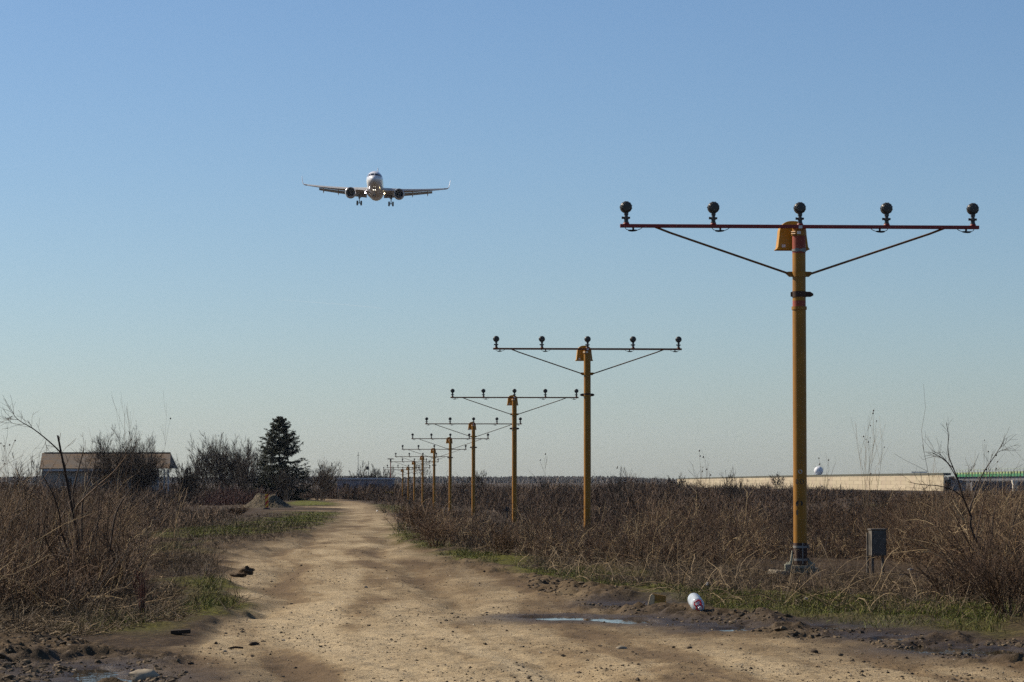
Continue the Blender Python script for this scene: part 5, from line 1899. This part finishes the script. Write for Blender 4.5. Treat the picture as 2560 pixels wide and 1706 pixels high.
bare_tree('bare_bush', 'dark lower bush between the dark round bush and the light masts', 'bush', 872, 1073, 60, 360, None, 10, (7, 6, 5), spread=.9, r=.05, tone=(0, .45))
bare_tree('bare_tree', 'small pale bare tree at the outer edge of the frame beside the farmhouse', 'tree', 33, 1040, 50, 290, 'bare trees', 5, (6, 5, 3), spread=.5, r=.03, tone=(.4, 1))
bare_tree('bare_tree', 'slim bare tree close to the gable end of the farmhouse', 'tree', 80, 1044, 36, 290, 'bare trees', 4, (6, 5, 3), spread=.4, r=.03, tone=(.4, 1))
bare_tree('bare_tree', 'thin bare tree seen through the smallest light masts', 'tree', 972, 1052, 42, 390, 'bare trees', 3, (6, 5, 3), spread=.35, r=.035)
bare_tree('bare_bush', 'bare bush seen behind the fourth light mast pole', 'bush', 1090, 1077, 58, 330, None, 8, (6, 5, 4), spread=.8, r=.035)
bb = bare_tree('bare_bush', 'bare bush with a small bird perched on its top', 'bush', 1432, 1073, 58, 160, None, 7, (6, 5, 4), spread=.8, r=.025)
bare_tree('bare_bush', 'bare bush in front of the ramp wall between the two nearest masts', 'bush', 1693, 1073, 62, 210, None, 8, (6, 5, 4), spread=.85, r=.03)
bare_tree('bare_bush', 'low pale bush above the far end of the ramp wall', 'bush', 1552, 1086, 44, 330, None, 8, (6, 5, 3), spread=.8, r=.03, tone=(.4, 1))
bare_tree('bare_bush', 'wide low bush on the skyline between the second and third masts', 'bush', 1262, 1100, 80, 300, None, 12, (6, 5, 4), spread=1.0, r=.035, tone=(0, .5))
bare_tree('bare_bush', 'small bush on the ramp behind the radar dome side of the wall', 'bush', 1785, 1085, 34, 600, None, 8, (5, 5, 3), spread=.8, r=.03)
for cx, yt, w, d, lab in ((430, 1052, 70, 250, 'grey brushwood bush leaning against the farmhouse end with the porch'),
                          (660, 1078, 60, 290, 'dark bush at the foot of the spruce'),
                          (445, 1070, 90, 270, 'low grey bush between the porch and the fan-shaped tree'),
                          (545, 1060, 80, 280, 'dark brushwood below the fan-shaped bare tree')):
    bare_tree('bare_bush', lab, 'bush', cx, yt, w, d, None, 14, (7, 6, 4), spread=1.0, r=.03, tone=(.1, .7))

# bird on the bush
c = D(1418, 1073.5, 160)
m_ = MB()
rings = []
for t_, rx, rz, zc in ((-.085, .004, .003, .012), (-.05, .012, .008, .008), (-.02, .026, .026, .006), (.02, .032, .034, .006), (.05, .026, .030, .018), (.072, .018, .020, .034), (.092, .018, .019, .045), (.108, .010, .010, .046), (.112, .004, .004, .045), (.128, .001, .001, .043)):
    rings.append([(t_ * 1.0, rx * math.cos(a), zc + rz * math.sin(a)) for a in np.linspace(0, 2 * math.pi, 12, endpoint=False)])
m_.loft(rings)
b_ = m_.build('bird', simple('dark_feathers', (.03, .026, .024), .7, 0, .3, 30), None, 60)
b_.location = (c[0], 160, c[2] - .06); b_.rotation_euler = (0, math.radians(-48), .4)
tag(b_, 'small dark bird perched on top of a bare bush', 'bird')
m_ = MB()
for q in (-.012, .012):
    m_.tube([(0, q, -.02), (-.01, q, -.065)], .003, 5)
m_.build('leg', M['dark'], b_)


def spruce():
    d = 300
    c = D(640, 958, d); gz = profile(d)
    Ht = c[2] - gz
    root = thing('spruce_tree', 'dark green spruce standing alone beside the track bend', 'tree', (D(643, 1000, d)[0], d, gz))
    wpx = d / K / FPX
    zs = lambda Y: D(640, Y, d)[2] - gz
    zz = [zs(1130), zs(1110), zs(1085), zs(1060), zs(1030), zs(1000), zs(980), zs(965), zs(958)]
    ww = [60, 68, 64, 56, 46, 33, 21, 10, 2]
    tr = Strands()
    tr.add(np.array([[[0, 0, 0], [.02, 0, Ht * .35], [-.02, 0, Ht * .7], [-.08, 0, Ht * .98]]]), .17, .02, .2)
    tr.build('trunk', M['bark'], root, 8)
    nb = 350
    hz = np.minimum((RNG.integers(0, 21, nb) + .5) / 21 * Ht * .96 + .35 + RNG.normal(0, .06, nb), Ht * .975)
    az = RNG.uniform(0, 6.28, nb)
    L = np.interp(hz, zz, ww) * wpx * RNG.uniform(.68, 1.08, nb) * (1 + .10 * np.cos(az) * np.interp(hz, [0, Ht * .5, Ht], [1.2, .5, 0]))
    el = np.interp(hz / Ht, [0, .5, .85, 1], [-.25, -.02, .30, .6])
    S = 7
    u = np.linspace(0, 1, S + 1)
    hor = L[:, None] * u
    zoff = L[:, None] * (el[:, None] * u - .18 * u + .30 * u ** 3)
    p = np.stack([np.cos(az)[:, None] * hor, np.sin(az)[:, None] * hor, hz[:, None] + zoff], -1)
    st = Strands()
    st.add(p, .03, .012, np.full(nb, .15))
    b, dd_, pi, t = spawn(p, 15, .12, 1.0, (.5, 1.1))
    keep = RNG.uniform(0, 1, len(pi)) < .9
    b, dd_, pi, t = b[keep], dd_[keep], pi[keep], t[keep]
    dd_[:, 2] = dd_[:, 2] * .35 - .12
    ln = L[pi] * RNG.uniform(.16, .34, len(pi)) * (1.15 - .55 * t) + .06
    q = grow(b, dd_, ln, 3, .12, .02)
    tn = RNG.uniform(.15, .8, len(pi))
    st.add(q, .035, .012, tn)
    # needle sprays hanging along the twigs
    b2, d2, pi2, t2 = spawn(q, 5, .1, 1.0, (.5, 1.2))
    d2[:, 2] -= .25
    q2 = grow(b2, d2, RNG.uniform(.4, 1.0, len(pi2)) * np.minimum(.26, ln[pi2] * .8), 2, .1, 0)
    st.add(q2, .030, .012, np.clip(tn[pi2] + RNG.normal(0, .2, len(pi2)), 0, 1))
    st.build('crown', M['needle'], root, 3)


spruce()


# ------------------------------------------------------------------ single shrubs and weeds close by
def stems_from_px(paths, d, jit=.0):
    """stems traced in the photograph's plane at distance d, with their own depth"""
    out = []
    for pts, r0, r1, tone, y0, y1 in paths:
        n = len(pts)
        out.append((np.array([P(px, py, d + y0 + (y1 - y0) * i / max(1, n - 1)) for i, (px, py) in enumerate(pts)]), r0, r1, tone))
    return out


def smooth_path(p, k=3):
    q = p
    for _ in range(k):
        a = q[:-1] * .75 + q[1:] * .25; b = q[:-1] * .25 + q[1:] * .75
        q = np.concatenate([q[:1], np.stack([a, b], 1).reshape(-1, 3), q[-1:]])
    return q


def traced_shrub(name, label, cat, paths, d, basepx, twigs=6, mt='twig', extra=None):
    bx, by = G(*basepx)
    gz = H(bx, by)
    root = thing(name, label, cat, (bx, by, gz))
    o = np.array([bx, by, gz])
    st = Strands(); tw = Strands()
    for p, r0, r1, tone in stems_from_px(paths, d):
        q = smooth_path(p, 2)[None] - o
        r0, r1 = r0 * 1.15, r1 * 1.1
        st.add(q, r0, r1, tone)
        if twigs:
            b, dd_, pi, t = spawn(q, twigs, .3, .97, (.35, .9))
            dd_[:, 2] += .25
            L = RNG.uniform(.05, .22, len(pi))
            c = grow(b, dd_, L, 4, .14, .03)
            rr = np.maximum(r1 * .5, .0018) * np.ones(len(pi))
            tw.add(c, rr, rr * .6, np.clip(tone + RNG.normal(0, .12, len(pi)), 0, 1))
            b, dd_, pi2, t = spawn(c, 1, .3, .9, (.4, .9))
            tw.add(grow(b, dd_, L[pi2] * .5, 3, .15, .02), rr[pi2] * .7, rr[pi2] * .5, np.full(len(pi2), tone))
    if extra:
        n, h, spread = extra
        az = RNG.uniform(0, 6.28, n); sp = RNG.uniform(.1, 1, n) * spread
        base = np.stack([RNG.normal(0, .12, n), RNG.normal(0, .14, n), np.zeros(n)], 1)
        p = grow(base, np.stack([np.cos(az) * sp, np.sin(az) * sp, np.ones(n)], 1), h * RNG.uniform(.4, 1.1, n), 6, .10, .02)
        r = RNG.uniform(.003, .007, n)
        tn = np.clip(RNG.normal(.4, .22, n), 0, 1)
        st.add(p, r, r * .35, tn)
        b, dd_, pi, t = spawn(p, 5, .2, .95, (.3, .9))
        L = h * RNG.uniform(.1, .35, len(pi))
        c = grow(b, dd_, L, 4, .14, .03)
        tw.add(c, r[pi] * .45, r[pi] * .3, np.clip(tn[pi] + RNG.normal(0, .1, len(pi)), 0, 1))
    st.build('stem', M[mt], root, 5)
    tw.build('crown', M[mt], root, 3)
    return root


LS = [
    ([(222, 1515), (205, 1440), (200, 1400), (194, 1361), (190, 1318), (184, 1292), (177, 1255), (169, 1214), (161, 1173), (153, 1135), (148, 1108), (144, 1089)], .016, .0075, .12, 0, .1),
    ([(154, 1138), (148, 1127), (116, 1098), (82, 1071), (63, 1061), (45, 1050), (35, 1039)], .0065, .0018, .25, .07, -.2),
    ([(45, 1050), (36, 1049), (26, 1046)], .002, .0012, .35, -.15, -.2), ([(62, 1061), (40, 1061), (30, 1058)], .0022, .0012, .35, -.1, -.1),
    ([(116, 1098), (113, 1108), (118, 1122)], .002, .0012, .3, 0, 0),
    ([(80, 1069), (75, 1060)], .002, .0012, .3, 0, 0), ([(38, 1043), (34, 1036), (32, 1029)], .0018, .001, .4, -.2, -.2), ([(40, 1045), (36, 1040), (30, 1041)], .0016, .001, .4, -.2, -.2),
    ([(205, 1420), (195, 1330), (185, 1262), (180, 1235), (192, 1190), (201, 1155), (210, 1122)], .010, .004, .16, .1, .3),
    ([(230, 1480), (205, 1400), (204, 1300), (206, 1251), (216, 1220), (233, 1184), (239, 1145)], .010, .004, .2, .2, .6),
    ([(215, 1460), (192, 1330), (188, 1271), (204, 1253), (245, 1214), (286, 1180), (318, 1137)], .011, .003, .6, 0, -.3),
    ([(262, 1515), (264, 1440), (268, 1410), (278, 1355), (284, 1306), (292, 1275), (316, 1235), (351, 1200)], .012, .004, .18, 0, .4),
    ([(228, 1500), (190, 1420), (160, 1350), (149, 1318), (151, 1296), (143, 1265), (133, 1235), (106, 1188)], .011, .004, .15, -.1, -.5),
    ([(150, 1300), (170, 1262), (186, 1240)], .005, .002, .3, -.2, -.1),
    ([(258, 1500), (225, 1420), (222, 1380), (236, 1330), (250, 1290), (256, 1230)], .009, .003, .25, 0, .2),
    ([(245, 1510), (232, 1440), (240, 1350), (247, 1280), (247, 1220)], .008, .003, .2, .2, .5),
    ([(240, 1500), (160, 1420), (118, 1365), (108, 1320), (114, 1290), (133, 1268)], .010, .003, .22, -.2, -.4),
    ([(278, 1518), (255, 1492), (225, 1465), (207, 1432), (190, 1400), (165, 1370)], .014, .006, .92, -.1, -.6),
    ([(310, 1516), (306, 1490), (298, 1455), (296, 1420)], .010, .005, .92, -.3, -.4),
    ([(210, 1480), (140, 1450), (80, 1425), (30, 1390), (0, 1370)], .009, .003, .7, .0, -.5),
    ([(200, 1470), (120, 1400), (60, 1370), (30, 1340)], .007, .003, .3, .2, .5),
]
traced_shrub('many_stemmed_shrub', 'leafless shrub with many dark stems, one cut off, one arching out over the farmhouse', 'shrub', LS, 25.2, (245, 1398), 4, 'twig', (60, .75, .9))
RS = [
    ([(2503, 1495), (2498, 1442), (2470, 1395), (2437, 1348), (2424, 1314), (2428, 1290), (2424, 1283), (2409, 1249), (2394, 1197), (2383, 1171), (2368, 1133), (2372, 1089), (2366, 1059)], .014, .002, .14, 0, .2),
    ([(2394, 1200), (2372, 1160), (2353, 1143), (2331, 1132)], .005, .0018, .16, 0, -.2),
    ([(2383, 1171), (2360, 1150), (2345, 1140), (2334, 1142)], .004, .0015, .16, 0, .2),
    ([(2376, 1165), (2350, 1135), (2336, 1131)], .004, .0015, .16, 0, .1),
    ([(2424, 1283), (2427, 1262), (2432, 1253), (2447, 1205), (2462, 1175), (2484, 1145), (2508, 1107)], .009, .002, .18, .2, .4),
    ([(2484, 1145), (2496, 1128), (2512, 1126)], .0025, .0012, .2, .3, .3),
    ([(2495, 1127), (2504, 1117), (2513, 1110)], .002, .0012, .2, .3, .4),
    ([(2428, 1300), (2410, 1240), (2360, 1215), (2300, 1212), (2270, 1205)], .006, .002, .2, .1, -.3),
    ([(2440, 1350), (2450, 1290), (2463, 1240), (2480, 1190)], .006, .002, .3, .3, .6),
    ([(2400, 1215), (2420, 1185), (2440, 1160)], .003, .0014, .2, .1, .2),
    ([(2480, 1480), (2430, 1420), (2400, 1380), (2378, 1345)], .008, .004, .85, -.1, -.4),
    ([(2500, 1490), (2520, 1400), (2530, 1330), (2545, 1260)], .008, .003, .2, .2, .5),
    ([(2505, 1490), (2490, 1400), (2478, 1330), (2490, 1260)], .008, .003, .3, .3, .6),
    ([(2495, 1490), (2460, 1420), (2410, 1340), (2385, 1280)], .008, .003, .25, .2, .3),
]
traced_shrub('bare_sapling', 'tall dark bare sapling rising in front of the bridge', 'sapling', RS, 26.6, (2300, 1381), 5, 'twig', (45, .75, .7))


def small_shrub(name, label, basepx, h, w, stems, lev, mt='twig', tone=(.1, .7), r=.006, spread=.6, group=None, up=.06, base_r=.15):
    x, y = G(*basepx)
    t, s = bare_plant(h, w, stems, lev, r, up, base_r, spread, .10, tone, minr=max(.0016, PXW * y * .16))
    root = thing(name, label, 'shrub', (x, y, H(x, y) - .02), 0, group)
    t.build('stem', M[mt], root, 4)
    s.build('crown', M[mt], root, 3)
    return root


small_shrub('small_shrub', 'small upright reddish sprig bush at the edge of the muddy corner', (330, 1432), .42, .17, 9, (3, 2), 'redtwig', (.2, .8), .005, .35, base_r=.04)
small_shrub('small_shrub', 'fan of fine twigs at the bend where the verge meets the track', (1155, 1288), .52, .55, 34, (5, 3), 'twig', (.2, .8), .004, .8)
small_shrub('small_shrub', 'dense dark bush in the corner beside the bare sapling', (2320, 1432), .62, .75, 42, (6, 4), 'twig', (.05, .6), .005, .9)
small_shrub('small_shrub', 'dense dark bush at the foot of the bare sapling', (2190, 1395), .50, .8, 36, (6, 4), 'twig', (.05, .6), .005, .9)
small_shrub('small_shrub', 'low tuft of dark twigs in front of the gravel heap', (548, 1186), .55, 1.2, 30, (6, 3), 'twig', (.1, .7), .008, 1.0)
small_shrub('small_shrub', 'broad bush right of the red-barred mast, before the ramp wall', (1905, 1262), .95, 1.3, 26, (7, 4), 'twig', (.1, .75), .006, .9)
small_shrub('small_shrub', 'spreading fine bush between the grey box and the bare sapling', (2095, 1240), .9, 1.2, 22, (6, 4), 'twig', (.3, .9), .005, .8)
small_shrub('small_shrub', 'grey twig bush leaning over the track edge below the receding masts', (1000, 1262), .62, .8, 40, (5, 3), 'brush', (.3, .9), .005, .8)
small_shrub('small_shrub', 'grey twig bush on the track edge just past the leaning one', (968, 1228), .70, .9, 40, (5, 3), 'brush', (.3, .9), .006, .8)

HEAD = MB().lathe([(-.006, .001), (-.004, .005), (0, .0066), (.004, .005), (.007, .001)], (0, 0, 0), 'Z', 8).build('seed_head', M['black'])


def weed(label, basepx, toppx, width, forks=4, heads=7, tone=.75, group='tall dry weeds', r=.0026, seed=0, stems=1):
    global RNG
    keep, RNG = RNG, np.random.default_rng(900 + seed)
    x, y = G(*basepx)
    gz = H(x, y)
    root = thing('tall_weed', label, 'weed', (x, y, gz), 0, group)
    top = D(toppx[0], toppx[1], y) - np.array([x, y, gz])
    w = width / K / FPX * y
    rr = max(r, PXW * y * .12)
    st = Strands()
    ends = []
    base = RNG.normal(0, .04, (stems, 3)) * np.array([1, 1, 0])
    tgt = top[None] * RNG.uniform(.75, 1.0, (stems, 1)) + RNG.normal(0, w * .22, (stems, 3)) * np.array([1, 1, 0])
    tgt[0] = top
    u = np.linspace(0, 1, 8)[None, :, None]
    p = base[:, None] * (1 - u) + tgt[:, None] * u + np.sin(u * 3.1) * RNG.normal(0, .035, (stems, 1, 3))
    st.add(p, rr * 1.1, rr * .6, tone)
    b, d, pi, t = spawn(p, forks, .35, .9, (.25, .6))
    L = top[2] * RNG.uniform(.16, .38, len(pi))
    d[:, 0] += RNG.normal(0, .25, len(pi)); d[:, 2] += .5
    c = grow(b, d, L, 5, .06, .10)
    st.add(c, rr * .75, rr * .5, tone)
    b, d, pi2, t = spawn(c, 1, .35, .8, (.35, .6))
    d[:, 2] += .3
    c2 = grow(b, d, L[pi2] * .6, 4, .06, .08)
    st.add(c2, rr * .6, rr * .5, tone)
    st.build('stalk', M['straw'] if tone > .6 else M['twig'], root, 3)
    tips = np.concatenate([p[:, -1], c[:, -1], c2[:, -1]])
    idx = RNG.permutation(len(tips))[:heads]
    for i in idx:
        o = HEAD.copy(); o.name = 'seed_head'; link(o, root)
        o.location = tips[i]; s_ = max(1.0, y / 30) * RNG.uniform(.9, 1.5); o.scale = (s_, s_, s_ * 1.1)
    RNG = keep


weed('tall pale branching weed with seed heads, standing past the grey box towards the bridge', (1990, 1262), (2014, 968), 110, 4, 10, .8, stems=5, seed=1)
weed('thin forked weed stalk rising above the porch end of the farmhouse', (372, 1228), (392, 962), 46, 4, 3, .5, seed=2)
weed('thin forked weed rising above the round bush in front of the farmhouse', (300, 1215), (292, 938), 70, 6, 0, .5, seed=3, stems=2)
weed('small weed with dark seed heads above the brush, right of the bird', (1620, 1212), (1610, 1062), 50, 4, 7, .45, seed=4, stems=3)
weed('tiny thin weed poking up between the second and third masts', (1255, 1205), (1251, 1052), 26, 4, 4, .45, seed=5)
weed('weed with dark seed heads at the outer edge before the small pale tree', (14, 1250), (8, 1000), 60, 4, 6, .4, seed=6, stems=2)
weed('pale stiff weed forked low down, at the edge of the verge under the farmhouse', (402, 1318), (414, 1132), 70, 5, 0, .85, seed=7, r=.004)
weed('weed with dark seed heads in front of the green noise screen', (2255, 1235), (2262, 1022), 60, 4, 7, .35, seed=8, stems=2)
weed('slender weed with seed heads rising beside the radar dome', (1890, 1235), (1905, 1060), 60, 4, 6, .35, seed=9, stems=2)
bpy.data.objects.remove(HEAD)

# faint vapour trail, very far and high
m = bpy.data.materials.new('vapour'); m.use_nodes = True
nt = m.node_tree; nt.nodes.clear()
tr_ = N(nt, 'ShaderNodeBsdfTransparent'); df = N(nt, 'ShaderNodeBsdfTranslucent'); df.inputs[0].default_value = (.9, .9, .9, 1)
mx_ = N(nt, 'ShaderNodeMixShader'); mx_.inputs[0].default_value = .05
nt.links.new(tr_.outputs[0], mx_.inputs[1]); nt.links.new(df.outputs[0], mx_.inputs[2])
ou = N(nt, 'ShaderNodeOutputMaterial'); nt.links.new(mx_.outputs[0], ou.inputs[0])
pts = [D(px, py, 15000) for px, py in ((640, 689), (720, 695), (800, 701), (880, 709))]
o = MB().tube([p_ - np.array(pts[0]) for p_ in pts], [1.0, 2.0, 2.6, 2.2], 8).build('vapour_trail', m, None, 60)
o.location = pts[0]
tag(o, 'very faint short vapour trail low in the sky below the airliner', 'vapour trail')


# thin bluish air between here and the horizon
hz_ = MB().box((0, 2950, 43), (5200, 6100, 106)).build('haze', bpy.data.materials.new('haze'))
hm = hz_.data.materials[0]; hm.use_nodes = True
nt = hm.node_tree; nt.nodes.clear()
pv = N(nt, 'ShaderNodeVolumePrincipled'); pv.inputs['Color'].default_value = (.72, .80, .92, 1)
pv.inputs['Density'].default_value = .000035
pv.inputs['Anisotropy'].default_value = .2
ou = N(nt, 'ShaderNodeOutputMaterial'); nt.links.new(pv.outputs[0], ou.inputs['Volume'])
tag(hz_, 'pale bluish haze filling the air over the plain', 'haze', None, 'stuff')
